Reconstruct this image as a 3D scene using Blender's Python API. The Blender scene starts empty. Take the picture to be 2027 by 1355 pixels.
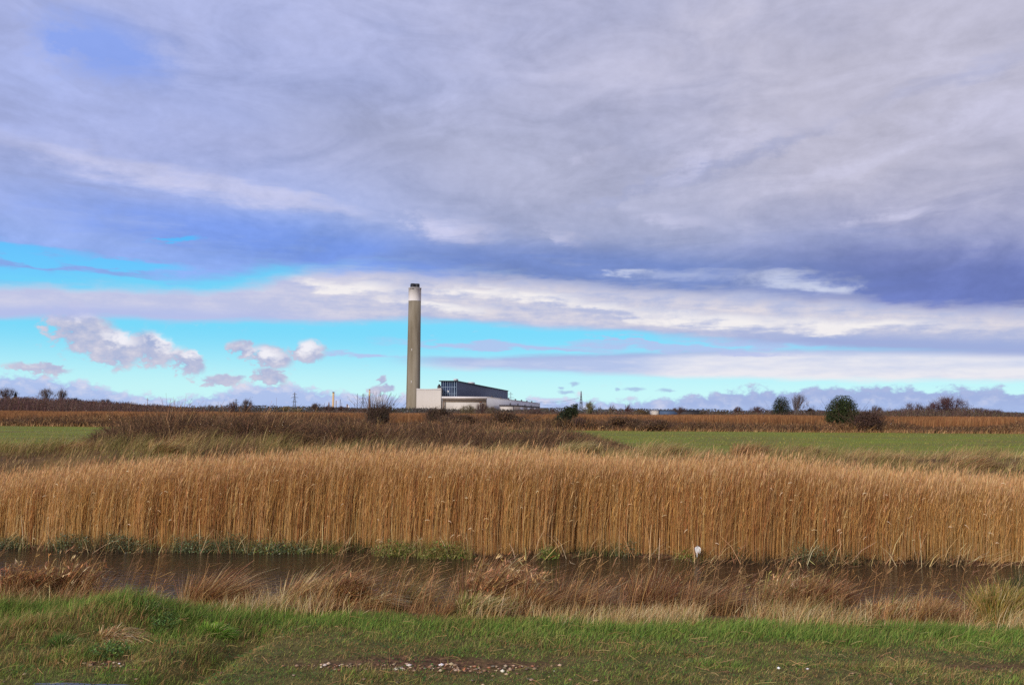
import bpy, math, random
import numpy as np
from mathutils import Vector, Matrix

C = bpy.context.scene.collection
scene = bpy.context.scene
RNG = np.random.default_rng(7)

# ------------------------------------------------------------------ camera
F = 1755.0                      # focal length in pixels of the 2027 x 1355 photograph
CX, CY = 1013.5, 677.5
EYE = np.array([0.0, 0.0, 1.75])
PITCH, ROLL = math.radians(4.48), math.radians(0.45)
_f = np.array([0, math.cos(PITCH), math.sin(PITCH)])
_r0 = np.array([1.0, 0, 0])
_u0 = np.array([0, -math.sin(PITCH), math.cos(PITCH)])
_r = math.cos(ROLL) * _r0 + math.sin(ROLL) * _u0
_u = -math.sin(ROLL) * _r0 + math.cos(ROLL) * _u0
cam = bpy.data.cameras.new('camera')
cam.sensor_width = 36.0
cam.lens = F / 2027 * 36.0
cam.clip_start, cam.clip_end = 0.1, 30000
camo = bpy.data.objects.new('camera', cam)
C.objects.link(camo)
camo.matrix_world = Matrix((( _r[0], _u[0], -_f[0], EYE[0]), (_r[1], _u[1], -_f[1], EYE[1]),
                            (_r[2], _u[2], -_f[2], EYE[2]), (0, 0, 0, 1)))
scene.camera = camo


def ray(px, py):
    return _f + _r * ((px - CX) / F) + _u * ((CY - py) / F)


def at(px, py, Y):              # the point seen at a pixel, at a known distance
    d = ray(px, py)
    return EYE + d * (Y / d[1])


def gnd(px, py, z=0.0):         # the point seen at a pixel, at a known height
    d = ray(px, py)
    return EYE + d * ((z - EYE[2]) / d[2])


def lin(c):
    return tuple(((v / 255) / 12.92 if v / 255 <= 0.04045 else ((v / 255 + 0.055) / 1.055) ** 2.4) for v in c)


# ------------------------------------------------------------------ exposure, sun, sky
scene.view_settings.view_transform = 'Standard'
scene.view_settings.look = 'None'
scene.view_settings.gamma = 1.0
scene.view_settings.use_curve_mapping = False
scene.view_settings.exposure = 0.0
scene.cycles.use_denoising = False        # keep the fine grain of the stems
scene.cycles.max_bounces = 6
SUN_EL, SUN_AZ = math.radians(25), math.radians(-148)      # low winter sun, behind the camera to the left
sd = Vector((math.sin(SUN_AZ) * math.cos(SUN_EL), math.cos(SUN_AZ) * math.cos(SUN_EL), math.sin(SUN_EL)))
sun = bpy.data.lights.new('sun', 'SUN')
sun.energy, sun.angle, sun.color = 3.0, math.radians(10), (1.0, 0.91, 0.80)
suno = bpy.data.objects.new('sun', sun)
C.objects.link(suno)
suno.rotation_euler = sd.to_track_quat('Z', 'Y').to_euler()

world = bpy.data.worlds.new('World')
scene.world = world
world.use_nodes = True
WT = world.node_tree
WT.nodes.clear()
STRENGTH = 0.1


class N:
    """A float socket with arithmetic, so that the sky can be written as formulas."""
    def __init__(s, sock): s.s = sock

    @staticmethod
    def _m(op, *a, clamp=False):
        n = WT.nodes.new('ShaderNodeMath'); n.operation = op; n.use_clamp = clamp
        for i, v in enumerate(a):
            if isinstance(v, N): WT.links.new(v.s, n.inputs[i])
            else: n.inputs[i].default_value = v
        return N(n.outputs[0])

    def __add__(s, o): return N._m('ADD', s, o)
    __radd__ = __add__
    def __sub__(s, o): return N._m('SUBTRACT', s, o)
    def __rsub__(s, o): return N._m('SUBTRACT', o, s)
    def __mul__(s, o): return N._m('MULTIPLY', s, o)
    __rmul__ = __mul__
    def __truediv__(s, o): return N._m('DIVIDE', s, o)
    def clamp(s): return N._m('ADD', s, 0.0, clamp=True)
    def max(s, o): return N._m('MAXIMUM', s, o)
    def pow(s, o): return N._m('POWER', s, o)

    def step(s, a, b):          # smooth 0..1 between a and b (b may be the smaller)
        n = WT.nodes.new('ShaderNodeMapRange'); n.interpolation_type = 'SMOOTHSTEP'
        lo, hi, t0, t1 = (a, b, 0, 1) if a < b else (b, a, 1, 0)
        WT.links.new(s.s, n.inputs['Value'])
        n.inputs['From Min'].default_value, n.inputs['From Max'].default_value = lo, hi
        n.inputs['To Min'].default_value, n.inputs['To Max'].default_value = t0, t1
        return N(n.outputs[0])


def vec(x, y, z=0.0):
    n = WT.nodes.new('ShaderNodeCombineXYZ')
    for i, v in enumerate((x, y, z)):
        if isinstance(v, N): WT.links.new(v.s, n.inputs[i])
        else: n.inputs[i].default_value = v
    return n.outputs[0]


def noise(v, scale, detail=4, rough=0.55, distort=0.0):
    n = WT.nodes.new('ShaderNodeTexNoise'); n.noise_dimensions = '2D'
    WT.links.new(v, n.inputs['Vector'])
    n.inputs['Scale'].default_value, n.inputs['Detail'].default_value = scale, detail
    n.inputs['Roughness'].default_value, n.inputs['Distortion'].default_value = rough, distort
    return N(n.outputs[0])


def over(a, b, fac):            # colour b over colour a
    n = WT.nodes.new('ShaderNodeMix'); n.data_type = 'RGBA'; n.clamp_factor = True
    if isinstance(fac, N): WT.links.new(fac.s, n.inputs[0])
    else: n.inputs[0].default_value = fac
    for v, i in ((a, 6), (b, 7)):
        if isinstance(v, tuple): n.inputs[i].default_value = (*[q / STRENGTH for q in lin(v)], 1)
        else: WT.links.new(v, n.inputs[i])
    return n.outputs[2]


def gain(col, k):               # colour times a float
    n = WT.nodes.new('ShaderNodeVectorMath'); n.operation = 'SCALE'
    WT.links.new(col, n.inputs[0])
    if isinstance(k, N): WT.links.new(k.s, n.inputs['Scale'])
    else: n.inputs['Scale'].default_value = k
    return n.outputs[0]


def azel(px, py):
    d = ray(px, py)
    return math.degrees(math.atan2(d[0], d[1])), math.degrees(math.atan2(d[2], math.hypot(d[0], d[1])))


def curve(az, pts):             # an edge of a cloud bank: elevation in degrees against azimuth
    n = WT.nodes.new('ShaderNodeFloatCurve')
    c = n.mapping.curves[0]
    q = sorted(((azel(*p)[0] + 45) / 90, azel(*p)[1] / 40) for p in pts)
    c.points[0].location, c.points[1].location = q[0], q[-1]
    for p in q[1:-1]: c.points.new(*p)
    n.mapping.update()
    WT.links.new(((az + 45.0) / 90.0).s, n.inputs['Value'])
    return N(n.outputs[0]) * 40.0


def blob(av, px, py, rx, ry, rot=0.0):   # soft ellipse: 1 at its middle, 0 at its rim
    a, e = azel(px, py)
    n = WT.nodes.new('ShaderNodeTexGradient'); n.gradient_type = 'SPHERICAL'
    WT.links.new(av, n.inputs['Vector'])
    k = math.degrees(1 / F)
    n.texture_mapping.vector_type = 'TEXTURE'
    n.texture_mapping.translation = (a, e, 0)
    n.texture_mapping.rotation = (0, 0, math.radians(-rot))
    n.texture_mapping.scale = (rx * k, ry * k, 1)
    return N(n.outputs[1]).step(0.0, 1.0)


def build_sky():
    tc = WT.nodes.new('ShaderNodeTexCoord')
    sx = WT.nodes.new('ShaderNodeSeparateXYZ')
    WT.links.new(tc.outputs['Generated'], sx.inputs[0])
    X, Y, Z = (N(sx.outputs[i]) for i in range(3))
    hyp = (X * X + Y * Y + 1e-6).pow(0.5)
    az = N._m('ARCTAN2', X, Y) * (180 / math.pi)
    el = N._m('ARCTAN2', Z, hyp) * (180 / math.pi)
    Q = vec(az, el * 1.7)
    nA = noise(vec(az * 0.05 + 3.7, el * 0.13), 1.0, 3.0, 0.5) - 0.5
    nB = noise(vec(az * 0.13 + el * 0.05 + nA * 0.7, el * 0.36 - az * 0.03 + nA * 0.7), 1.0, 5.0, 0.55, 0.6) - 0.5
    nS = noise(vec(az * 0.22, el * 1.3), 1.0, 5, 0.6) - 0.5   # stretched streaks low down
    nQ = noise(Q, 0.55, 6, 0.62) - 0.5
    nR = noise(Q, 1.1, 5, 0.6) - 0.5
    # warped look-up position
    wa = az + nQ * 5.0
    we = el + nS * 1.5 + nB * 1.0
    W = vec(wa, we)
    sky = WT.nodes.new('ShaderNodeTexSky'); sky.sky_type = 'NISHITA'; sky.sun_disc = False
    sky.sun_elevation, sky.sun_rotation = SUN_EL, SUN_AZ
    sky.air_density, sky.dust_density, sky.ozone_density = 1.0, 0.3, 2.0
    air = over((196, 249, 254), (112, 219, 255), el.step(0.8, 5.2))
    air = over(air, (86, 164, 246), el.step(6.0, 14.0))
    col = over(sky.outputs[0], air, 0.88)
    # --- bank of cloud along the horizon
    top = curve(az, [(-100, 742), (60, 738), (180, 758), (300, 782), (420, 775), (540, 757), (650, 772), (760, 778), (900, 792),
                     (1100, 786), (1280, 788), (1400, 776), (1600, 766), (1800, 764), (2027, 768), (2150, 768)])
    d = top + nQ * 1.5 + nR * 0.5 - el
    bank = over((172, 188, 233), (226, 222, 238), (nR * 1.6 + nQ * 1.8 + 0.25 - d * 0.3).clamp())
    bank = over(bank, (146, 166, 222), d.step(0.7, 2.3) * 0.8)
    right = az.step(3.0, 16.0)
    bank = over(bank, (152, 165, 215), right * d.step(1.6, 0.5) * 0.7)
    col = over(col, bank, d.step(-0.1, 0.35) * 0.92)
    # --- two low streaks on the right
    lo = curve(az, [(600, 712), (840, 728), (1000, 735), (1250, 745), (1500, 752), (1800, 756), (2100, 760)])
    hi = curve(az, [(600, 712), (840, 706), (1000, 704), (1250, 698), (1400, 692), (1800, 690), (2100, 688)])
    m = (el + nS * 0.55 - lo).step(-0.15, 0.35) * (hi - el - nS * 0.5).step(-0.15, 0.25)
    band = over((183, 194, 232), (238, 233, 240), (az.step(4, 15) * 0.9 + nS * 1.4 + (el - lo) * -0.25 + 0.15).clamp())
    band = over(band, (160, 176, 222), (hi - el).step(0.55, 0.0) * 0.7)
    col = over(col, band, m * az.step(-9, -3) * 0.92)
    for b in ((1010, 688, 330, 9, 2), (1330, 690, 330, 10, 2), (720, 706, 120, 7, 3), (1250, 680, 120, 5, 2), (1560, 676, 280, 14, 1)):
        col = over(col, (182, 194, 236), (blob(W, *b) * (nS * 3.0 + 1.5)).clamp() * 0.8)
    # --- small cumulus on the left
    cums = [(165, 655, 95, 62, 25), (225, 690, 75, 52, 15), (300, 690, 72, 46, 20), (370, 715, 52, 34, 30), (150, 620, 34, 34, 0),
            (480, 690, 42, 26, 0), (535, 706, 66, 34, 10), (610, 696, 52, 36, 0), (535, 745, 54, 26, 10), (440, 752, 60, 18, 0),
            (755, 770, 36, 14, 0), (752, 752, 24, 10, -40), (80, 728, 70, 14, 5)]
    cu = None
    for b in cums:
        q = blob(vec(az + nR * 1.3 + nQ * 1.0, el + nR * 1.0), *b)
        cu = q if cu is None else cu.max(q)
    cm = (cu + nQ * 0.35 + nR * 0.5 - 0.12).step(-0.03, 0.42)
    lit = None
    for b in ((330, 672, 62, 30, 15), (240, 668, 50, 22, 10), (610, 684, 44, 24, 0), (530, 698, 54, 18, 10), (165, 612, 40, 26, 0), (385, 700, 36, 18, 0)):
        q = blob(vec(az + nR * 1.2, el + nR * 0.9), *b); lit = q if lit is None else lit.max(q)
    cc = over((166, 177, 214), (210, 206, 222), (nR * 1.2 + nQ * 1.2 + 0.5).clamp())
    cc = over(cc, (243, 240, 247), (lit * 1.15 + nR * 0.8 - 0.1).clamp())
    col = over(col, cc, cm * 0.96)
    for b in ((1110, 768, 12, 5, 0), (1135, 760, 16, 7, 0), (1120, 776, 30, 6, 0), (1255, 770, 34, 7, 0), (1222, 770, 10, 6, 0), (1320, 772, 30, 6, 0)):
        col = over(col, (166, 190, 226), (blob(vec(az + nR * .7, el + nR * .4), *b) * 1.5 - 0.2).clamp() * 0.8)
    # --- long pale roll of cloud
    lo = curve(az, [(-100, 640), (150, 634), (400, 640), (650, 642), (850, 640), (1000, 648), (1200, 660), (1400, 676), (1600, 690), (1800, 700), (2150, 712)])
    hi = curve(az, [(-100, 566), (150, 566), (400, 574), (520, 560), (640, 530), (900, 530), (2100, 560)])
    m = (el + nS * 0.7 - lo).step(-0.15, 0.5) * (hi - el - nS * 0.9 - nQ * 0.6).step(-0.4, 0.5)
    h = el - lo
    roll = over((184, 189, 220), (224, 217, 225), (nS * 2.6 + nQ * 1.6 + 0.42).clamp())
    roll = over(roll, (150, 172, 232), az.step(-9, -22) * h.step(1.2, 0.4) * 0.95)
    roll = over(roll, (168, 182, 228), h.step(0.7, 0.1) * 0.6)
    roll = over(roll, (196, 200, 234), az.step(-4, -20) * 0.6)
    roll = over(roll, (158, 172, 218), az.step(8, 20) * h.step(1.6, 0.6) * 0.95)
    for b in ((930, 574, 110, 15, 0), (1420, 632, 240, 22, 4), (1060, 590, 140, 16, 4), (700, 566, 170, 16, 3), (1700, 640, 240, 20, 3), (860, 600, 150, 14, 4), (1180, 612, 140, 14, 6)):
        roll = over(roll, (250, 244, 242), (blob(W, *b) * (nS * 2.2 + nQ * 1.4 + 1.0)).clamp() * 0.85)
    col = over(col, roll, m * 0.97)
    # --- the great grey deck overhead, dark blue along its lower edge
    base = curve(az, [(-100, 560), (200, 562), (420, 556), (560, 544), (700, 540), (900, 556), (1050, 566), (1250, 584), (1450, 594), (1700, 606), (1900, 616), (2150, 630)])
    h = el + nB * 0.9 + nS * 1.3 + nQ * 0.5 - base
    up = over((168, 179, 226), (188, 187, 208), (az.step(-30, 26) + nA * 0.4 + nB * 0.4).clamp())
    mid = over((138, 170, 236), (140, 158, 206), az.step(-18, 2))
    mid = over(mid, (116, 132, 192), az.step(8, 28))
    deck = over(mid, up, ((el + nB * 2.0 + nQ * 1.0 - base).step(0.4, 8.5) + nA * 0.3).clamp())
    deck = over(deck, (166, 171, 198), blob(W, 1050, 350, 700, 240, 8) * 0.6)
    deck = over(deck, (150, 156, 184), blob(W, 800, 265, 430, 60, 6) * 0.28)
    deck = over(deck, (102, 118, 184), (blob(W, 1900, 560, 560, 100, 6) * (nB * 1.2 + 1.1)).clamp() * 0.7)
    deck = over(deck, (110, 136, 202), (blob(W, 1150, 528, 680, 66, 4) * (nS * 2.0 + nB + 1.2)).clamp() * 0.75)
    deck = over(deck, (118, 152, 232), (blob(W, 500, 468, 560, 74, 5) * (nS * 2.0 + nB + 1.1)).clamp() * 0.8)
    for b, k in (((300, 345, 480, 34, 6), .7), ((560, 385, 240, 26, 10), .5), ((905, 455, 130, 36, 0), .7), ((1120, 470, 70, 26, 20), .55), ((840, 440, 60, 30, 20), .4),
                 ((1440, 290, 230, 34, -14), .55), ((1390, 330, 110, 16, -20), .5), ((1790, 425, 120, 18, -6), .8), ((1180, 312, 80, 26, -10), .4),
                 ((1560, 560, 150, 24, 4), .85), ((1640, 572, 80, 18, 8), .7), ((1330, 545, 190, 16, 2), .4), ((1950, 240, 260, 70, -10), .5),
                 ((1330, 430, 120, 22, 12), .4), ((1640, 345, 160, 26, -8), .35), ((1240, 540, 50, 8, 0), .6)):
        deck = over(deck, (205, 205, 232) if b[1] < 500 else (220, 226, 244), (blob(W, *b) * (nB * 1.6 + 0.85)).clamp() * k)
    for b, k in (((1480, 310, 260, 22, -16), .5), ((1270, 370, 200, 14, -20), .3), ((1700, 470, 300, 24, 4), .45), ((160, 365, 300, 16, 4), .45), ((1900, 150, 260, 22, -12), .3)):
        deck = over(deck, (142, 154, 198), (blob(W, *b) * (nB * 1.4 + 0.8)).clamp() * k)
    deck = gain(deck, 1.0 + nB * 0.5 + nA * 0.08 + nQ * 0.17 + nR * 0.06)
    dm = h.step(-0.3, 0.9)
    # gaps in the deck, upper left
    hole = None
    for b in ((30, 498, 230, 30, 2), (250, 522, 190, 20, 0), (345, 472, 90, 13, -4), (200, 552, 280, 16, 2), (60, 548, 240, 20, 0)):
        q = blob(W, *b); hole = q if hole is None else hole.max(q)
    gap = (hole * (nS * 2.4 + nQ * 1.2 + 1.35)).step(0.12, 1.0)
    blue = over((82, 176, 250), (110, 206, 254), el.step(12, 7))
    deck = over(deck, blue, gap * 0.95)
    thin = (blob(vec(wa, el + nB * 2.0), 215, 98, 170, 80, 10) * (nB * 2.0 + nQ * 0.8 + 1.2)).clamp() * 0.75
    deck = over(deck, (128, 160, 238), thin)
    col = over(col, deck, dm)
    bg = WT.nodes.new('ShaderNodeBackground'); bg.inputs['Strength'].default_value = STRENGTH
    WT.links.new(col, bg.inputs['Color'])
    out = WT.nodes.new('ShaderNodeOutputWorld')
    WT.links.new(bg.outputs[0], out.inputs['Surface'])


build_sky()
world.cycles.sampling_method = 'MANUAL'
world.cycles.sample_map_resolution = 512


# ------------------------------------------------------------------ helpers
def tag(o, label=None, cat=None, group=None, kind=None):
    if label: o['label'] = label
    if cat: o['category'] = cat
    if group: o['group'] = group
    if kind: o['kind'] = kind
    return o


def empty(name, loc, label, cat, group=None):
    o = bpy.data.objects.new(name, None)
    o.empty_display_size = 0.2
    C.objects.link(o)
    o.location = loc
    return tag(o, label, cat, group)


def mesh(name, V, F, mat, col=None, parent=None, smooth=False):
    """One mesh object from arrays; F is a list of (n,3) / (n,4) index arrays."""
    me = bpy.data.meshes.new(name)
    V = np.asarray(V, np.float32).reshape(-1, 3)
    if parent is not None and parent.type == 'EMPTY' or parent is not None:
        p, root = np.zeros(3), parent
        while root is not None:
            p = p + np.array(root.location); root = root.parent
        V = V - p.astype(np.float32)
    Fs = [np.asarray(f, np.int32) for f in (F if isinstance(F, list) else [F]) if len(f)]
    loops = np.concatenate([f.ravel() for f in Fs])
    tot = np.concatenate([np.full(len(f), f.shape[1], np.int32) for f in Fs])
    start = np.concatenate([[0], np.cumsum(tot)[:-1]]).astype(np.int32)
    me.vertices.add(len(V)); me.vertices.foreach_set('co', V.ravel())
    me.loops.add(len(loops)); me.loops.foreach_set('vertex_index', loops)
    me.polygons.add(len(tot)); me.polygons.foreach_set('loop_start', start)
    if smooth: me.polygons.foreach_set('use_smooth', np.ones(len(tot), bool))
    me.update(calc_edges=True)
    if col is not None:
        a = me.color_attributes.new('col', 'FLOAT_COLOR', 'POINT')
        c = np.ones((len(V), 4), np.float32); c[:, :3] = col
        a.data.foreach_set('color', c.ravel())
    me.materials.append(mat)
    o = bpy.data.objects.new(name, me)
    C.objects.link(o)
    if parent is not None: o.parent = parent
    return o


class Geo:
    """Collects ribbons, tubes, leaves and boxes into one mesh."""
    def __init__(s): s.V, s.F3, s.F4, s.Cc, s.n = [], [], [], [], 0

    def add(s, V, F, col=(1, 1, 1)):
        V = np.asarray(V, float).reshape(-1, 3); F = np.asarray(F, int)
        s.V.append(V); (s.F4 if F.shape[1] == 4 else s.F3).append(F + s.n)
        c = np.asarray(col, float)
        s.Cc.append(np.broadcast_to(c, (len(V), 3)) if c.ndim < 2 else c)
        s.n += len(V)
        return s

    def ribbons(s, P, W, col, side=None):
        """P (n,k,3) centre lines, W (n,k) half widths, col (n,3)."""
        P = np.asarray(P, float); n, k, _ = P.shape
        W = np.broadcast_to(np.asarray(W, float), (n, k))
        if side is None:
            a = RNG.uniform(0, 2 * math.pi, n)
            side = np.stack([np.cos(a), np.sin(a), np.zeros(n)], 1)
        o = side[:, None, :] * W[:, :, None]
        V = np.stack([P - o, P + o], 2).reshape(-1, 3)
        b = (np.arange(n) * k * 2)[:, None] + (np.arange(k - 1) * 2)[None]
        F = np.stack([b, b + 1, b + 3, b + 2], 2).reshape(-1, 4)
        return s.add(V, F, np.repeat(col, 2 * k, 0))

    def tubes(s, P, R, col, sides=3):
        P = np.asarray(P, float); n, k, _ = P.shape
        R = np.broadcast_to(np.asarray(R, float), (n, k))
        d = P[:, -1] - P[:, 0]; d /= np.linalg.norm(d, axis=1, keepdims=True) + 1e-9
        ref = np.where(np.abs(d[:, 2:3]) > 0.9, [[1.0, 0, 0]], [[0, 0, 1.0]])
        a = np.cross(d, ref); a /= np.linalg.norm(a, axis=1, keepdims=True) + 1e-9
        b = np.cross(d, a)
        t = np.arange(sides) * 2 * math.pi / sides
        ring = a[:, None] * np.cos(t)[None, :, None] + b[:, None] * np.sin(t)[None, :, None]
        V = (P[:, :, None] + ring[:, None] * R[:, :, None, None]).reshape(-1, 3)
        i = (np.arange(n) * k * sides)[:, None, None] + (np.arange(k - 1) * sides)[None, :, None]
        q, q1 = np.arange(sides)[None, None], ((np.arange(sides) + 1) % sides)[None, None]
        F = np.stack([i + q, i + q1, i + q1 + sides, i + q + sides], 3).reshape(-1, 4)
        c = np.asarray(col, float)
        return s.add(V, F, np.repeat(np.broadcast_to(c, (n, 3)), k * sides, 0))

    def leaves(s, P, size, col, up=0.0):
        P = np.asarray(P, float); n = len(P)
        nrm = RNG.normal(size=(n, 3)); nrm[:, 2] += up
        nrm /= np.linalg.norm(nrm, axis=1, keepdims=True)
        a = np.cross(nrm, RNG.normal(size=(n, 3))); a /= np.linalg.norm(a, axis=1, keepdims=True) + 1e-9
        b = np.cross(nrm, a)
        z = np.broadcast_to(np.asarray(size, float), (n,))[:, None] * RNG.uniform(0.6, 1.4, (n, 1))
        V = np.stack([P - a * z, P + b * z * 0.55, P + a * z, P - b * z * 0.55], 1).reshape(-1, 3)
        F = np.arange(n * 4).reshape(-1, 4)
        return s.add(V, F, np.repeat(np.broadcast_to(np.asarray(col, float), (n, 3)), 4, 0))

    def box(s, lo, hi, col=(1, 1, 1)):
        x0, y0, z0 = lo; x1, y1, z1 = hi
        V = [(x0, y0, z0), (x1, y0, z0), (x1, y1, z0), (x0, y1, z0), (x0, y0, z1), (x1, y0, z1), (x1, y1, z1), (x0, y1, z1)]
        return s.add(V, [(0, 3, 2, 1), (4, 5, 6, 7), (0, 1, 5, 4), (1, 2, 6, 5), (2, 3, 7, 6), (3, 0, 4, 7)], col)

    def obox(s, o, ex, ey, a0, a1, b0, b1, z0, z1, col=(1, 1, 1)):
        """A box in a frame turned about z: o + ex*a + ey*b."""
        p = lambda a, b, z: (o[0] + ex[0] * a + ey[0] * b, o[1] + ex[1] * a + ey[1] * b, z)
        V = [p(a0, b0, z0), p(a1, b0, z0), p(a1, b1, z0), p(a0, b1, z0), p(a0, b0, z1), p(a1, b0, z1), p(a1, b1, z1), p(a0, b1, z1)]
        return s.add(V, [(0, 3, 2, 1), (4, 5, 6, 7), (0, 1, 5, 4), (1, 2, 6, 5), (2, 3, 7, 6), (3, 0, 4, 7)], col)

    def lathe(s, c, prof, seg=40, col=(1, 1, 1), cap=True):
        t = np.arange(seg) * 2 * math.pi / seg
        V = np.array([[(c[0] + r * math.cos(q), c[1] + r * math.sin(q), z) for q in t] for r, z in prof]).reshape(-1, 3)
        F = [(i * seg + j, i * seg + (j + 1) % seg, (i + 1) * seg + (j + 1) % seg, (i + 1) * seg + j) for i in range(len(prof) - 1) for j in range(seg)]
        s.add(V, F, col)
        if cap:
            m = s.n - seg
            s.V.append(np.array([[c[0], c[1], prof[-1][1]]])); s.Cc.append(np.broadcast_to(np.asarray(col, float), (1, 3)))
            s.F3.append(np.array([(m + j, m + (j + 1) % seg, s.n) for j in range(seg)])); s.n += 1
        return s

    def build(s, name, mat, parent=None, smooth=False):
        F = [np.concatenate(f) for f in (s.F4, s.F3) if f]
        return mesh(name, np.concatenate(s.V), F, mat, np.concatenate(s.Cc), parent, smooth)


_T = np.random.default_rng(3).random((256, 256))


def vnoise(x, y):               # smooth value noise, 0..1
    x, y = np.asarray(x, float), np.asarray(y, float)
    i, j = np.floor(x).astype(int), np.floor(y).astype(int)
    u, v = x - i, y - j
    u, v = u * u * (3 - 2 * u), v * v * (3 - 2 * v)
    g = lambda a, b: _T[a & 255, b & 255]
    return (g(i, j) * (1 - u) + g(i + 1, j) * u) * (1 - v) + (g(i, j + 1) * (1 - u) + g(i + 1, j + 1) * u) * v


def fbm(x, y, o=4):
    s, a, t = 0, 0.5, 0
    for k in range(o):
        s = s + a * vnoise(x * 2 ** k + 17 * k, y * 2 ** k + 31 * k); t += a; a *= 0.5
    return s / t


def sst(x, a, b):
    t = np.clip((np.asarray(x, float) - a) / (b - a), 0, 1)
    return t * t * (3 - 2 * t)


def pick(pal, n, jit=0.12, w=None):     # n linear colours drawn from a palette of sRGB triples, each a little varied
    L = np.array([lin(p) for p in pal])
    c = L[RNG.choice(len(L), n, p=w)]
    return np.clip(c * RNG.uniform(1 - jit * 1.6, 1 + jit * 1.6, (n, 1)) * RNG.uniform(1 - jit * 0.6, 1 + jit * 0.6, (n, 3)), 0.001, 0.95)


# ------------------------------------------------------------------ materials
MATS = {}


def mat_nodes(name):
    m = bpy.data.materials.new(name); m.use_nodes = True
    nt = m.node_tree; nt.nodes.clear()
    out = nt.nodes.new('ShaderNodeOutputMaterial')
    return m, nt, out


def plant_mat(name, trans=0.25, rough=0.75):
    """Foliage: each blade carries its own colour; some light comes through it."""
    m, nt, out = mat_nodes(name)
    at_ = nt.nodes.new('ShaderNodeAttribute'); at_.attribute_name = 'col'
    b = nt.nodes.new('ShaderNodeBsdfPrincipled'); b.inputs['Roughness'].default_value = rough
    b.inputs['Specular IOR Level'].default_value = 0.2
    nt.links.new(at_.outputs['Color'], b.inputs['Base Color'])
    if trans:
        t = nt.nodes.new('ShaderNodeBsdfTranslucent'); nt.links.new(at_.outputs['Color'], t.inputs['Color'])
        x = nt.nodes.new('ShaderNodeMixShader'); x.inputs[0].default_value = trans
        nt.links.new(b.outputs[0], x.inputs[1]); nt.links.new(t.outputs[0], x.inputs[2]); nt.links.new(x.outputs[0], out.inputs[0])
    else: nt.links.new(b.outputs[0], out.inputs[0])
    return m


def solid(name, rgb, rough=0.7, var=0.25, scale=0.3, stretch=(1, 1, 1), spec=0.3, metal=0.0, second=None, detail=5):
    """A plain surface whose colour is mottled by noise."""
    m, nt, out = mat_nodes(name)
    b = nt.nodes.new('ShaderNodeBsdfPrincipled'); b.inputs['Roughness'].default_value = rough
    b.inputs['Specular IOR Level'].default_value = spec; b.inputs['Metallic'].default_value = metal
    tc = nt.nodes.new('ShaderNodeTexCoord'); mp = nt.nodes.new('ShaderNodeMapping'); mp.inputs['Scale'].default_value = stretch
    no = nt.nodes.new('ShaderNodeTexNoise'); no.inputs['Scale'].default_value = scale; no.inputs['Detail'].default_value = detail
    no.inputs['Roughness'].default_value = 0.62
    nt.links.new(tc.outputs['Object'], mp.inputs[0]); nt.links.new(mp.outputs[0], no.inputs['Vector'])
    r = nt.nodes.new('ShaderNodeValToRGB')
    c = lin(rgb); c2 = lin(second) if second else tuple(v * (1 - var) for v in c)
    r.color_ramp.elements[0].position, r.color_ramp.elements[1].position = 0.35, 0.65
    r.color_ramp.elements[0].color = (*c2, 1); r.color_ramp.elements[1].color = (*(min(v * (1 + var * 0.5), 0.9) for v in c), 1)
    nt.links.new(no.outputs[0], r.inputs[0]); nt.links.new(r.outputs[0], b.inputs['Base Color'])
    nt.links.new(b.outputs[0], out.inputs[0])
    return m


M_GRASS = plant_mat('grass blade', 0.3)
M_DRY = plant_mat('dry stem', 0.22)
M_TWIG = plant_mat('twig', 0.0, 0.9)
M_LEAF = plant_mat('leaf', 0.18, 0.55)
M_PAINT = plant_mat('painted surface', 0.0, 0.6)


# ------------------------------------------------------------------ the land
WATER_Z = -0.75
_el = [gnd(px, py, 0.0) for px, py in ((-700, 1192), (0, 1205), (330, 1218), (700, 1222), (1040, 1236), (1400, 1236), (2027, 1246), (2700, 1256))]
_ex, _ey = np.array([p[0] for p in _el]), np.array([p[1] for p in _el])
_fl = [gnd(px, py, WATER_Z) for px, py in ((-1500, 1066), (0, 1086), (150, 1092), (450, 1095), (700, 1092), (860, 1102), (1080, 1106), (1200, 1100), (1300, 1106), (1400, 1114), (1700, 1118), (2027, 1122), (3500, 1140))]
_fx, _fy = np.array([p[0] for p in _fl]), np.array([p[1] for p in _fl])


def y_lawn(x): return np.interp(x, _ex, _ey) + 0.34 * (fbm(np.asarray(x, float) * 1.3 + 9, 0 * np.asarray(x, float) + 3.3, 4) - 0.5)          # where the mown grass ends
def y_far(x): return np.interp(x, _fx, _fy)           # the far water's edge


_md = gnd(225, 1240, 0.0)


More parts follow.
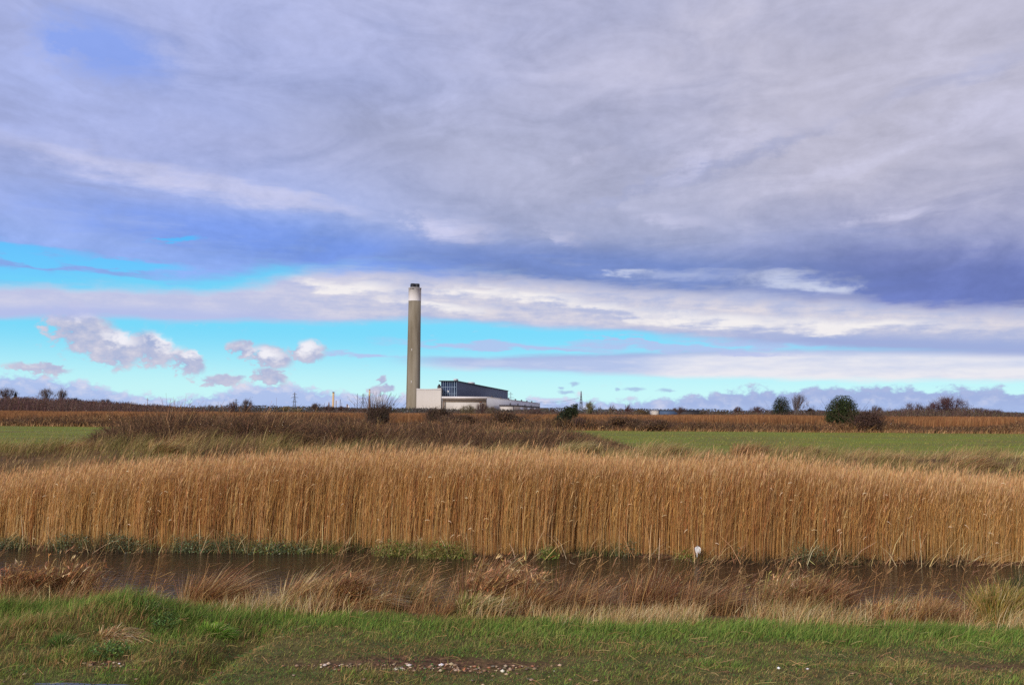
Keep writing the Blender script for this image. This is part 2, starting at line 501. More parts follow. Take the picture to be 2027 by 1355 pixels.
def H(x, y):
    x, y = np.asarray(x, float), np.asarray(y, float)
    z = 0.05 * (fbm(x * 0.7, y * 0.7) - 0.5) + 0.02 * (fbm(x * 4, y * 4) - 0.5)
    hump = np.exp(-((x - _md[0]) / 0.46) ** 2 - ((y - _md[1] - 0.12) / 0.38) ** 2)
    z = z + (0.17 + 0.10 * (fbm(x * 5, y * 6) - .5)) * hump + 0.05 * np.exp(-((x + 3.9) / 0.5) ** 2 - ((y - 6.9) / 0.4) ** 2)
    gx = -2.25 + (y - 5.6) * 0.16                      # the little gully draining through the lawn
    z = z - 0.13 * np.exp(-((x - gx) / 0.17) ** 2) * sst(y, 5.2, 5.6) * sst(y, 7.6, 6.9)
    z = z - 0.06 * sst(y, 5.15, 4.75)                  # down to the track
    yl = y_lawn(x)
    near = sst(y, yl + 0.1, yl + 4.0)
    z = z * (1 - near) + near * (-1.25)
    yf = y_far(x)
    z = np.where(y > yf - 3.0, np.maximum(z, -1.25 + 0.55 * sst(y, yf - 0.4, yf + 0.25)), z)
    b = sst(y, yf + 3.6, yf + 8.5)
    bank = 0.14 + 0.27 * np.exp(-((y - yf - 10.5) / 3.0) ** 2) + 0.45 * np.exp(-((x + 9.0) / 4.0) ** 2 - ((y - 31) / 4) ** 2)
    z = np.where(y > yf + 1, -0.70 + (bank + 0.70) * b + (0.14 * (fbm(x * 0.5, y * 0.5) - 0.5) + 0.34 * (fbm(x * 0.9 + 5, y * 1.1, 3) - 0.5) * sst(y, 36, 31)) * b, z)
    z = np.where(y > yf + 9, z * (1 - sst(y, 30, 37)) + 0.0, z)
    z = z + 5.0 * sst(y, 180, 420) * sst(x / np.maximum(y, 1), -0.36, -0.56)       # low wooded rise on the left
    return z


def axis(segs):
    out = []
    for a, b, st in segs: out.append(np.arange(a, b, st))
    return np.concatenate(out + [[segs[-1][1]]])


def build_land():
    xp = axis([(0, 9, 0.09), (9, 22, 0.35), (22, 80, 2.5), (80, 400, 20), (400, 2000, 130), (2000, 9000, 1000)])
    xs = np.concatenate([-xp[:0:-1], xp])
    ys = axis([(-60, 0, 8), (0, 4, 0.5), (4, 10, 0.07), (10, 30, 0.3), (30, 100, 2), (100, 500, 14), (500, 2500, 120), (2500, 9000, 900)])
    X, Y = np.meshgrid(xs, ys)
    V = np.stack([X, Y, H(X, Y)], 2).reshape(-1, 3)
    n, m = len(xs), len(ys)
    i = (np.arange(m - 1)[:, None] * n + np.arange(n - 1)[None]).ravel()
    F = np.stack([i, i + 1, i + n + 1, i + n], 1)
    m_, nt, out = mat_nodes('ground')
    b = nt.nodes.new('ShaderNodeBsdfPrincipled'); b.inputs['Roughness'].default_value = 0.95; b.inputs['Specular IOR Level'].default_value = 0.1
    g = nt.nodes.new('ShaderNodeNewGeometry')
    def nz(scale, c0, c1, p0=0.35, p1=0.65):
        no = nt.nodes.new('ShaderNodeTexNoise'); no.inputs['Scale'].default_value = scale; no.inputs['Detail'].default_value = 7; no.inputs['Roughness'].default_value = 0.65
        nt.links.new(g.outputs['Position'], no.inputs['Vector'])
        r = nt.nodes.new('ShaderNodeValToRGB'); e = r.color_ramp.elements
        e[0].position, e[1].position, e[0].color, e[1].color = p0, p1, (*lin(c0), 1), (*lin(c1), 1)
        nt.links.new(no.outputs[0], r.inputs[0]); return r.outputs[0]
    a = nt.nodes.new('ShaderNodeAttribute'); a.attribute_name = 'col'
    sp = nt.nodes.new('ShaderNodeSeparateColor'); nt.links.new(a.outputs['Color'], sp.inputs[0])
    def mx(c, d, f):
        k = nt.nodes.new('ShaderNodeMix'); k.data_type = 'RGBA'
        nt.links.new(f, k.inputs[0]); nt.links.new(c, k.inputs[6]); nt.links.new(d, k.inputs[7]); return k.outputs[2]
    marsh = nz(0.35, (86, 66, 46), (124, 98, 62))
    turf = nz(9, (70, 64, 36), (112, 104, 60))
    mud = nz(22, (66, 46, 32), (124, 92, 66), .4, .62)
    c = mx(marsh, turf, sp.outputs[0]); c = mx(c, mud, sp.outputs[1])
    nt.links.new(c, b.inputs['Base Color'])
    bp = nt.nodes.new('ShaderNodeBump'); bp.inputs['Distance'].default_value = 0.02; bp.inputs['Strength'].default_value = 0.8
    no = nt.nodes.new('ShaderNodeTexNoise'); no.inputs['Scale'].default_value = 40; no.inputs['Detail'].default_value = 5
    nt.links.new(g.outputs['Position'], no.inputs['Vector']); nt.links.new(no.outputs[0], bp.inputs['Height']); nt.links.new(bp.outputs[0], b.inputs['Normal'])
    nt.links.new(b.outputs[0], out.inputs[0])
    x, y = V[:, 0], V[:, 1]
    lawn = (y < y_lawn(x) + 0.2).astype(float)
    bare = soil(x, y)
    wet = sst(V[:, 2], -0.45, -0.7) * (y < 40)
    col = np.stack([lawn, np.clip(bare + wet, 0, 1), 0 * x], 1)
    tag(mesh('ground', V, F, m_, col, smooth=True), kind='structure')


def soil(x, y):                 # where the lawn is worn to stony earth
    x, y = np.asarray(x, float), np.asarray(y, float)
    c = gnd(850, 1312, 0.0)
    a = np.exp(-((x - c[0]) / 0.85) ** 2 - ((y - c[1]) / 0.2) ** 2) * 1.6
    a = a + sst(y, 5.02 - 0.02 * x, 4.88 - 0.02 * x) * 1.3
    d = gnd(1960, 1318, 0.0); a = a + np.exp(-((x - d[0]) / 0.5) ** 2 - ((y - d[1]) / 0.1) ** 2)
    e = gnd(215, 1312, 0.0); a = a + np.exp(-((x - e[0]) / 0.16) ** 2 - ((y - e[1]) / 0.18) ** 2) * 1.1
    return np.clip(a * (0.35 + 1.3 * fbm(x * 6, y * 9)) - 0.15, 0, 1)


def build_water():
    xs = axis([(-60, 60, 2)]); ys = axis([(7.0, 30, 0.8)])
    X, Y = np.meshgrid(xs, ys); V = np.stack([X, Y, 0 * X + WATER_Z], 2).reshape(-1, 3)
    V = np.array([(-90, 7, WATER_Z), (90, 7, WATER_Z), (90, 21, WATER_Z), (-90, 21, WATER_Z)])
    m_, nt, out = mat_nodes('water')
    b = nt.nodes.new('ShaderNodeBsdfPrincipled')
    b.inputs['Base Color'].default_value = (0.034, 0.021, 0.013, 1); b.inputs['Roughness'].default_value = 0.06; b.inputs['IOR'].default_value = 1.33
    g = nt.nodes.new('ShaderNodeNewGeometry'); mp = nt.nodes.new('ShaderNodeMapping'); mp.inputs['Scale'].default_value = (1.0, 2.4, 1); mp.inputs['Rotation'].default_value = (0, 0, 0.3)
    nt.links.new(g.outputs['Position'], mp.inputs[0])
    no = nt.nodes.new('ShaderNodeTexNoise'); no.inputs['Scale'].default_value = 4.5; no.inputs['Detail'].default_value = 4; no.inputs['Roughness'].default_value = 0.55
    nt.links.new(mp.outputs[0], no.inputs['Vector'])
    bp = nt.nodes.new('ShaderNodeBump'); bp.inputs['Distance'].default_value = 0.05; bp.inputs['Strength'].default_value = 0.55
    nt.links.new(no.outputs[0], bp.inputs['Height']); nt.links.new(bp.outputs[0], b.inputs['Normal'])
    nt.links.new(b.outputs[0], out.inputs[0])
    tag(mesh("water", V, [np.array([(0, 1, 2, 3)])], m_), kind='structure')
    # rain puddle at the track's edge
    m2, nt, out = mat_nodes('puddle')
    b = nt.nodes.new('ShaderNodeBsdfPrincipled'); b.inputs['Base Color'].default_value = (0.03, 0.027, 0.025, 1); b.inputs['Roughness'].default_value = 0.03; b.inputs['IOR'].default_value = 1.33
    nt.links.new(b.outputs[0], out.inputs[0])
    c = gnd(150, 1374, -0.05); t = np.linspace(0, 2 * math.pi, 28, endpoint=False)
    r = 1 + 0.25 * np.sin(3 * t + 1) + 0.12 * np.sin(5 * t)
    V = np.stack([c[0] + 0.26 * r * np.cos(t), c[1] - 0.02 + 0.045 * r * np.sin(t), 0 * t + float(H(c[0], c[1])) + 0.012], 1)
    V = np.vstack([V, V.mean(0)]); V[-1, 2] += 0.0
    tag(mesh('puddle', V, [np.array([(i, (i + 1) % 28, 28) for i in range(28)])], m2), kind='structure')


def build_field():
    xs = axis([(-140, 140, 2.0)]); ys = axis([(34, 86, 1.5)])
    X, Y = np.meshgrid(xs, ys)
    V = np.stack([X, Y, H(X, Y) + 0.03 + 0.04 * (fbm(X * .2, Y * .2) - .5)], 2).reshape(-1, 3); n, m = len(xs), len(ys)
    i = (np.arange(m - 1)[:, None] * n + np.arange(n - 1)[None]).ravel()
    F = np.stack([i, i + 1, i + n + 1, i + n], 1)
    m_ = solid('pasture', (112, 122, 42), 0.95, 0.3, 0.1, (1, 2.5, 1), 0.1, second=(112, 104, 54), detail=9)
    tag(mesh('field', V, F, m_, smooth=True), kind='structure')


build_land()
build_water()
build_field()


def hit(px, py):                # where the sight line through a pixel meets the land
    d = ray(px, py)
    for Y in np.arange(4.4, 40, 0.02):
        q = EYE + d * (Y / d[1])
        if q[2] <= H(q[0], q[1]): return q
    return q


# ------------------------------------------------------------------ the power station
def unit(x, y):
    l = math.hypot(x, y); return (x / l, y / l)


EX, EY = unit(1, -0.125), unit(0.125, 1)       # across the front, and away along the sheds
M_CONC = solid('weathered concrete', (150, 141, 123), 0.9, 0.3, 0.06, (1, 1, 0.1), 0.2, second=(112, 101, 82), detail=8)
M_WHITE = solid('white paint', (228, 222, 218), 0.7, 0.08, 0.06, (1, 1, 0.3), 0.3)
M_BLACK = solid('black steel', (38, 38, 42), 0.6, 0.3, 0.4)
M_BEIGE = solid('beige cladding', (202, 194, 182), 0.8, 0.06, 0.03, (1, 1, 0.2), 0.3)
M_SLATE = solid('dark slate cladding', (62, 70, 92), 0.6, 0.22, 0.012, (1, 0.15, 4), 0.3, detail=3)
M_ROOF = solid('dark roof edge', (52, 62, 62), 0.7, 0.2, 0.1)
M_GLASS = solid('dark glazing', (44, 58, 84), 0.15, 0.35, 0.12, (1, 1, 1), 0.5)
M_FRAME = solid('pale blue frame', (150, 168, 184), 0.5, 0.15, 0.2)
M_LIGHTGREY = solid('pale grey cladding', (206, 206, 210), 0.7, 0.07, 0.03, (1, 0.2, 1), 0.3)
M_BROWN = solid('brown steelwork', (128, 112, 96), 0.8, 0.25, 0.2)
M_GREYSHED = solid('grey shed cladding', (150, 140, 136), 0.8, 0.15, 0.05, (1, 0.1, 2), 0.3)
M_DARKTRIM = solid('dark trim', (66, 62, 64), 0.8, 0.2, 0.2)
M_STEEL = solid('galvanised steel', (112, 118, 128), 0.6, 0.2, 0.5)
M_RUST = solid('sandstone coloured concrete', (214, 184, 140), 0.9, 0.15, 0.08, (1, 1, 0.2), 0.2)
M_DIM = solid('weathered brown concrete', (142, 114, 94), 0.9, 0.2, 0.1, (1, 1, 0.2), 0.2)
M_BLUE = solid('blue grey sheeting', (74, 92, 118), 0.6, 0.12, 0.1)


def chimney():
    Y = 1400.0
    top, cap, wh, bot = (at(821.5, y, Y) for y in (562, 570, 596, 806))
    c = np.array([top[0], Y])
    pw = Y / F
    root = empty('power_station_chimney', (c[0], c[1], 0), 'tall concrete power station chimney with white top and black flues', 'chimney')
    zc, zw = cap[2], wh[2]
    r = lambda z: 13.9 / 2 * pw * 1.98 + (12.15 * pw - 13.9 / 2 * pw * 1.98) * z / zc
    Geo().lathe(c, [(r(0), -2), (r(zw * .25), zw * .25), (r(zw * .5), zw * .5), (r(zw * .75), zw * .75), (r(zw), zw)], 64).build('shaft', M_CONC, root, True)
    Geo().lathe(c, [(r(zw) + 0.25, zw), (r(zc) + 0.25, zc - 0.6), (r(zc) + 0.9, zc - 0.6), (r(zc) + 0.9, zc)], 64).build('white_band', M_WHITE, root)
    rr = 10.6 * pw
    for k in range(4):
        a = math.radians(45 + 90 * k + 12)
        q = c + np.array([math.cos(a), math.sin(a)]) * rr * 0.54
        Geo().lathe(q, [(rr * 0.46, zc), (rr * 0.46, top[2] - (0.7 if k in (0, 3) else 0)), (rr * 0.40, top[2]), ], 28).build('flue', M_BLACK, root)
    for px in (814.7, 817.6, 820.4, 832.4):
        p = at(px, 572.6, Y); dx = p[0] - c[0]; R = r(zc) + 0.2
        dx = max(-R * .985, min(R * .985, dx)); dy = -math.sqrt(R * R - dx * dx)
        ex = unit(-dy, dx); ey = unit(dx, dy)
        Geo().obox((c[0] + dx, c[1] + dy), ex, ey, -0.55, 0.55, -0.3, 0.35, p[2] - 1.2, p[2] + 1.0).build('vent_opening', M_BLACK, root)
    # two pale repair marks on the shaft
    for px, py in ((816.5, 693), (815.6, 756)):
        p = at(px, py, Y); dx = p[0] - c[0]; R = r(p[2]); dy = -math.sqrt(R * R - dx * dx)
        Geo().obox((c[0] + dx, c[1] + dy), unit(-dy, dx), unit(dx, dy), -0.35, 0.35, -0.3, 0.12, p[2] - 2, p[2] + 2).build('repair_patch', M_WHITE, root)


def hall():
    Y = 1300.0
    c = at(904.3, 753.0, Y); z = c[2]; w = (904.3 - 872.5) / F * Y; L = 585.0
    o = (c[0], c[1])
    root = empty('turbine_hall', (o[0], o[1], 0), 'long dark slate grey power station hall with a glazed gable', 'hall')
    Geo().obox(o, EX, EY, -w, 0, 0, L, -1, z - 1.2).build('wall', M_SLATE, root)
    Geo().obox(o, EX, EY, -w - 2.6, 1.2, -2.5, L + 1.5, z - 1.2, z).build('roof', M_ROOF, root)
    Geo().obox(o, EX, EY, -w + 0.4, -0.6, -0.35, 0, 10, z - 2.2).build('glazing', M_GLASS, root)
    g = Geo()
    for k in range(8): 
        a = -w + 0.3 + k * (w - 0.6) / 7
        g.obox(o, EX, EY, a - 0.2, a + 0.2, -1.0, -0.36, 8, z - 1.4)
    g.obox(o, EX, EY, -3.6, -2.9, -1.0, -0.37, 8, z - 1.4)
    g.build('mullion_frame', M_FRAME, root)
    g = Geo()
    for zz in (z - 9.5, z - 19, z - 26, z - 34):
        g.obox(o, EX, EY, -w + 0.4, -0.4, -0.8, -0.36, zz - 0.25, zz + 0.25)
    g.build('transom_frame', M_FRAME, root)
    for px, py, s, hh in ((900.8, 749.2, 10, 3.0), (949.0, 758.2, 18, 3.0)):
        s0 = 8.0 if s == 10 else 150.0
        Geo().obox(o, EX, EY, -5.5 if s == 10 else -9, -1.2, s0 - 4, s0 + s, z, z + hh).build('roof_vent', M_LIGHTGREY, root)


def boiler_block():
    Y = 1285.0
    a, b = at(824.6, 768.3, Y), at(873.0, 767.6, Y)
    o = (b[0], b[1]); w = b[0] - a[0]
    root = empty('boiler_block', (o[0], o[1], 0), 'plain beige windowless block between the chimney and the dark hall', 'building')
    g = Geo()
    t = np.linspace(0, 1, 13)                    # its front edge sags slightly in the middle
    zs = a[2] + (b[2] - a[2]) * t - 0.9 * np.sin(np.pi * t); xs = o[0] - w + w * t; k = len(t)
    V = np.concatenate([np.stack([xs, 0 * t + o[1] + dy, zz], 1) for dy, zz in ((0, 0 * t - 1), (0, zs), (70, zs), (70, 0 * t - 1))])
    i = np.arange(k - 1)
    g.add(V, np.concatenate([np.stack([i + r * k, i + 1 + r * k, i + 1 + (r + 1) * k, i + (r + 1) * k], 1) for r in range(3)]))
    g.add(V, [(0, k, 2 * k, 3 * k), (k - 1, 4 * k - 1, 3 * k - 1, 2 * k - 1)])
    g.build('wall', M_BEIGE, root)
    Geo().obox(o, (1, 0), (0, 1), -w - 0.4, 0.2, -0.3, 0, a[2] - 1.9, a[2] - 1.2).build('roof_edge', M_LIGHTGREY, root)
    p = at(869.0, 764.5, 1320)
    Geo().obox((p[0], p[1]), (1, 0), (0, 1), -2.4, 2.2, 0, 12, a[2] - 2, p[2] + 1.2).box((p[0] - 1.2, p[1] + 1, p[2] + 1.2), (p[0] + 1.2, p[1] + 6, p[2] + 3.4)).build('roof_plant', M_DARKTRIM, root)


def front_shed():
    Y = 1230.0
    c = at(963.6, 784.8, Y); z = c[2]; o = (c[0], c[1]); w = (963.6 - 874) / F * Y; L = 800.0
    root = empty('workshop_shed', (o[0], o[1], 0), 'low white flat-roofed shed with a brown framed front below the dark hall', 'shed')
    Geo().obox(o, EX, EY, -w, 0, 0.6, L, -1, z - 0.8).build('wall', M_LIGHTGREY, root)
    Geo().obox(o, EX, EY, -w - 0.8, 0.5, -0.6, 0.6, z - 2.6, z).obox(o, EX, EY, -w - 0.8, 0.5, 0.6, L + 0.8, z - 0.8, z).build('fascia', M_WHITE, root)
    f = Geo()
    f.obox(o, EX, EY, -w + 0.4, -0.4, -0.3, 0.6, z - 7.6, z - 2.7)
    f.obox(o, EX, EY, -w + 0.4, -w + 3.4, -0.3, 0.6, -1, z - 7.6).obox(o, EX, EY, -4.2, -0.4, -0.3, 0.6, -1, z - 7.6)
    f.build('front_frame', M_BROWN, root)
    d = Geo(); d.obox(o, EX, EY, -w + 0.5, -0.6, -0.55, -0.3, z - 5.2, z - 4.3)
    for a_ in (-w + 4.2, -9.0): d.obox(o, EX, EY, a_, a_ + 0.8, -0.5, 0.5, -1, z - 7.7)
    d.build('dark_beam', M_DARKTRIM, root)
    Geo().obox(o, EX, EY, -w + 3.5, -4.3, 0.1, 0.59, -1, z - 7.7).build('front_panel', M_BEIGE, root)
    t = np.linspace(0, math.pi, 9)
    base = np.array([o[0] - EX[0] * 8.5, o[1] - 1.2])
    P = np.stack([base[0] + 2.6 * np.cos(t), 0 * t + base[1], z - 12.5 + 5.2 * np.sin(t)], 1)[None]
    Geo().tubes(P, np.full((1, 9), 0.45), lin((120, 60, 40)), 6).tubes(P * [1, 1, 1] + [2.4, 0, -2.5], np.full((1, 9), 0.4), lin((110, 64, 46)), 6).build('rusty_pipe', M_PAINT, root)
    for k in range(7):
        s0 = 60 + k * 95
        Geo().obox(o, EX, EY, -3.0, -0.8, s0, s0 + 5, z, z + 2.3).build('roof_vent', M_DARKTRIM, root)


def side_shed():
    Y = 1150.0
    c = at(1017.0, 801.0, Y); z = c[2]; o = (c[0], c[1]); w = (1017 - 988.7) / F * Y; L = 360.0
    root = empty('grey_shed', (o[0], o[1], 0), 'low grey shed with a dark parapet to the right of the white shed', 'shed')
    Geo().obox(o, EX, EY, -w, 0, 0, L, -1, z - 1.5).build('wall', M_GREYSHED, root)
    Geo().obox(o, EX, EY, -w - 0.5, 0.5, -0.5, L + 0.5, z - 1.5, z).build('parapet', M_DARKTRIM, root)
    Geo().obox(o, EX, EY, -w + 1.2, -1.0, -0.25, 0, 0, z - 2.6).build('front_panel', M_BEIGE, root)
    Geo().obox(o, EX, EY, -0.9, -0.2, -0.3, 0, -1, z - 1.5).build('corner_post', M_DARKTRIM, root)
    for s0 in (70, 165, 260):
        Geo().obox(o, EX, EY, 0, 0.3, s0, s0 + 40, 2.0, z - 2.5).build('window', M_LIGHTGREY, root)
    for s0, h in ((4, 2.4), (90, 2.8), (180, 2.2), (270, 2.4)):
        Geo().obox(o, EX, EY, -6, -4.6, s0, s0 + 2, z, z + h).build('roof_vent', M_DARKTRIM, root)
    # brown block at its far end
    a, b = at(1062, 806.6, 1520), at(1085.5, 807.3, 1520)
    r2 = empty('brown_block', (a[0], a[1], 0), 'small flat brown block at the far right end of the sheds', 'building')
    g = Geo(); g.box((a[0], 1520, -1), (b[0], 1560, a[2] - 0.8)); g.build('wall', M_DIM, r2)
    Geo().box((a[0] - 0.5, 1519.5, a[2] - 0.8), (b[0] + 0.5, 1560.5, a[2])).build('roof', M_DARKTRIM, r2)


def low_buildings():
    a, b = at(781, 809.0, 1180), at(824, 809.0, 1180)
    r = empty('gatehouse', (a[0], a[1], 0), 'low pale building with a dark roof at the foot of the tall chimney', 'building')
    Geo().box((a[0] + 11, 1180, -1), (b[0], 1200, a[2] - 1.0)).build('wall', M_LIGHTGREY, r)
    Geo().box((a[0] + 10.4, 1179.4, a[2] - 1.0), (b[0] + 0.5, 1200.6, a[2])).build('roof', M_DIM, r)
    Y = 620.0
    a, m, b = at(1292, 812.6, Y), at(1306.5, 811.4, Y), at(1384, 811.6, Y)
    r = empty('farm_shed', (m[0], m[1], 0), 'long low blue grey shed on the skyline right of centre', 'shed')
    z = m[2]
    Geo().box((m[0], Y, -1), (m[0] + 12, Y + 20, z - 0.3)).build('blue_wall', M_BLUE, r)
    Geo().box((m[0] + 12.004, Y + 0.3, -1), (b[0], Y + 20, z - 0.3)).build('dark_wall', M_DARKTRIM, r)
    Geo().box((m[0] - 0.3, Y - 0.3, z - 0.3), (b[0] + 0.3, Y + 20.3, z)).build('roof', M_BLUE, r)
    r = empty('cream_shed', (a[0], a[1], 0), 'short cream shed touching the left end of the blue grey one', 'shed')
    Geo().box((a[0], Y + 2, -1), (m[0] - 0.6, Y + 14, a[2])).build('wall', M_BEIGE, r)
    Geo().box((a[0] - 0.3, Y + 1.7, a[2]), (m[0] - 0.4, Y + 14.3, a[2] + 0.3)).build('roof', M_LIGHTGREY, r)


def stack(name, px, py, wpx, Y, mat, label, cat, cap=None, band=None, taper=0.85):
    p = at(px, py, Y); r = wpx / 2 / F * Y
    root = empty(name, (p[0], p[1], 0), label, cat)
    zb = p[2]
    if band:
        zb = at(px, band[0], Y)[2]
        Geo().lathe((p[0], p[1]), [(r * taper * 1.08, zb), (r * taper, p[2])], 20).build('upper_band', band[1], root, True)
    Geo().lathe((p[0], p[1]), [(r, -2), (r * taper * (1.08 if band else 1), zb - 0.01)], 20).build('shaft', mat, root, True)
    if cap: Geo().lathe((p[0], p[1]), [(r * taper * 1.12, p[2]), (r * taper * 1.12, p[2] + cap)], 20).build('cap', M_DARKTRIM, root)
    return root


def refinery():
    stack('refinery_chimney', 660, 777.2, 4.5, 2400, M_RUST, 'thick sandy coloured chimney left of the tall one, on the horizon', 'chimney', cap=2.4)
    stack('refinery_chimney', 731.6, 771.3, 3.9, 2500, M_DIM, 'slim chimney with a cream upper half rising behind the big bush', 'chimney', cap=1.6, band=(783, M_RUST), taper=0.72)
    stack('process_column', 665.4, 792.5, 1.6, 2400, M_DIM, 'short grey column just right of the thick sandy chimney', 'column', taper=0.9)
    stack('process_column', 673.6, 790, 1.2, 2350, M_DARKTRIM, 'thin dark pole-like column two along from the sandy chimney', 'column', taper=0.8)
    stack('process_column', 687.4, 799.5, 3.0, 2300, M_DIM, 'squat brown column beside a white one on the horizon', 'column', taper=0.95)
    stack('process_column', 690.4, 802.2, 2.2, 2280, M_WHITE, 'stubby white column next to the squat brown one', 'column', taper=0.95)
    stack('flare_mast', 707.6, 778.2, 1.2, 2300, M_DARKTRIM, 'tall thin dark mast between the two slim chimneys', 'mast', taper=0.55)
    stack('flare_mast', 701.4, 797.2, 0.8, 2300, M_DARKTRIM, 'short thin mast left of the tall dark mast', 'mast', taper=0.8)
    stack('flare_mast', 676.6, 796.2, 0.7, 2300, M_DARKTRIM, 'faint thin mast right of the dark pole-like column', 'mast', taper=0.8)
    stack('flare_mast', 767.4, 794, 0.9, 2100, M_DARKTRIM, 'thin mast between the big bush and the tall chimney', 'mast', taper=0.7)
    stack('flare_mast', 642.5, 797.2, 0.8, 2300, M_DARKTRIM, 'thin mast standing left of the latticed cone', 'mast', taper=0.7)
    # latticed cone and lantern-headed post
    p = at(651.2, 795, 2300); rt = empty('lattice_tower', (p[0], p[1], 0), 'small brown tapering tower left of the thick sandy chimney', 'tower')
    Geo().lathe((p[0], p[1]), [(4.2, -2), (3.6, 6), (2.0, p[2] * .55), (1.6, p[2] * .8), (0.5, p[2])], 10).build('frame', M_DIM, rt)
    for k in (0.4, 0.6): Geo().lathe((p[0], p[1]), [(4.0, p[2] * k), (4.0, p[2] * k + 1)], 12).build('platform', M_DARKTRIM, rt)
    p = at(779.8, 798, 1900); rt = empty('lamp_tower', (p[0], p[1], 0), 'post with a dark swollen head left of the tall chimney', 'lamp')
    Geo().lathe((p[0], p[1]), [(0.6, -1), (0.45, p[2] - 4)], 8).build('post', M_STEEL, rt)
    Geo().lathe((p[0], p[1]), [(0.5, p[2] - 4.4), (1.2, p[2] - 3), (1.0, p[2] - 0.6), (0.4, p[2])], 10).build('head', M_BLACK, rt)


def pylon(px, py, Y, label, k=1.0, half=3.4, arms=((0.10, .75), (0.28, 1.25), (0.50, 0.95)), turn=0.0, mat=None):
    p = at(px, py, Y); Hh = p[2]; s = Y / F
    mat = mat or M_STEEL
    b = s * 0.30 * k
    root = empty('electricity_pylon', (p[0], p[1], 0), label, 'pylon', 'pylons on the skyline')
    ca, sa = math.cos(turn), math.sin(turn)
    W = lambda t: (1 - t) * half * s * (1 - 0.4 * t) + 0.35 * s          # half width against height fraction
    pt = lambda a, bb, z: (p[0] + a * ca - bb * sa, p[1] + a * sa + bb * ca, z)
    ts = [0, .22, .40, .55, .68, .80, .90, 1.0]
    g = Geo()
    for i in range(len(ts) - 1):
        w0, w1, z0, z1 = W(ts[i]), W(ts[i + 1]), Hh * ts[i], Hh * ts[i + 1]
        cs = [(-1, -1), (1, -1), (1, 1), (-1, 1)]
        for (u, v), (u2, v2) in zip(cs, cs[1:] + cs[:1]):
            g.tubes([[pt(u * w0, v * w0, z0), pt(u * w1, v * w1, z1)]], np.full((1, 2), b), (1, 1, 1))
            g.tubes([[pt(u * w0, v * w0, z0), pt(u2 * w1, v2 * w1, z1)]], np.full((1, 2), b * .6), (1, 1, 1))
            g.tubes([[pt(u2 * w0, v2 * w0, z0), pt(u * w1, v * w1, z1)]], np.full((1, 2), b * .6), (1, 1, 1))
    g.build('lattice', mat, root)
    for f, l in arms:
        z = Hh * (1 - f); L = l * s * 5.4; w = W(1 - f)
        a = Geo()
        for v in (-1, 1):
            a.tubes([[pt(-L, 0, z), pt(-w * .5, v * w, z), pt(w * .5, v * w, z), pt(L, 0, z)]], np.full((1, 4), b * .9), (1, 1, 1))
            a.tubes([[pt(-L, 0, z), pt(-w * .5, v * w, z + Hh * .035), pt(w * .5, v * w, z + Hh * .035), pt(L, 0, z)]], np.full((1, 4), b * .7), (1, 1, 1))
        for sg in (-1, 1): a.tubes([[pt(sg * L, 0, z), pt(sg * L, 0, z - Hh * .05)]], np.full((1, 2), b * .8), (1, 1, 1))
        a.build('cross_arm', mat, root)
    return root


def cable(P0, P1, sag, r, label):
    t = np.linspace(0, 1, 24)[:, None]
    P = P0 * (1 - t) + P1 * t; P[:, 2] -= sag * 4 * (t * (1 - t))[:, 0]
    tag(Geo().tubes(P[None], np.full((1, 24), r), lin((96, 110, 136)), 4).build('power_line', M_PAINT), label, 'power line', 'cables from the lattice pylon')


def pylons():
    pylon(583.5, 776, 2200, 'pylon with three cross arms alone left of the refinery', 0.9)
    pylon(718.6, 779, 2300, 'hazy pylon between the tall dark mast and the slim chimney', 0.75, 3.0)
    pylon(467.5, 789, 2600, 'faint pylon top showing above a round bush on the left', 0.7, 2.2)
    pylon(1150.3, 773.6, 1400, 'dark narrow lattice pylon right of the power station', 1.25, 3.6, arms=((0.28, .30), (0.53, .40), (0.75, .45)), turn=0.5)
    pylon(1011, 775.5, 2400, 'pale ghostly pylon behind the right end of the dark hall', 0.6, 2.4)
    p = at(292.2, 787, 700); rt = empty('utility_pole', (p[0], p[1], 0), 'wooden utility pole with one crossbar on the left skyline', 'pole')
    Geo().lathe((p[0], p[1]), [(0.22, -1), (0.16, p[2])], 8).build('post', M_DIM, rt)
    Geo().box((p[0] - 1.0, p[1] - .12, p[2] - 1.6), (p[0] + 1.0, p[1] + .12, p[2] - 1.3)).build('crossbar', M_DIM, rt)
    A = at(1146, 787, 1395); B = at(1040, 788.5, 2100)
    cable(A, B, 8, 0.16, 'upper faint cable running left from the dark lattice pylon')
    A = at(1145, 799.5, 1395); B = at(1075, 800.5, 1900)
    cable(A, B, 3, 0.14, 'lower faint cable running left from the dark lattice pylon')


chimney(); hall(); boiler_block(); front_shed(); side_shed(); low_buildings(); refinery(); pylons()


# ------------------------------------------------------------------ vegetation
WIND = np.array([1.0, -0.12])                  # everything leans to the right


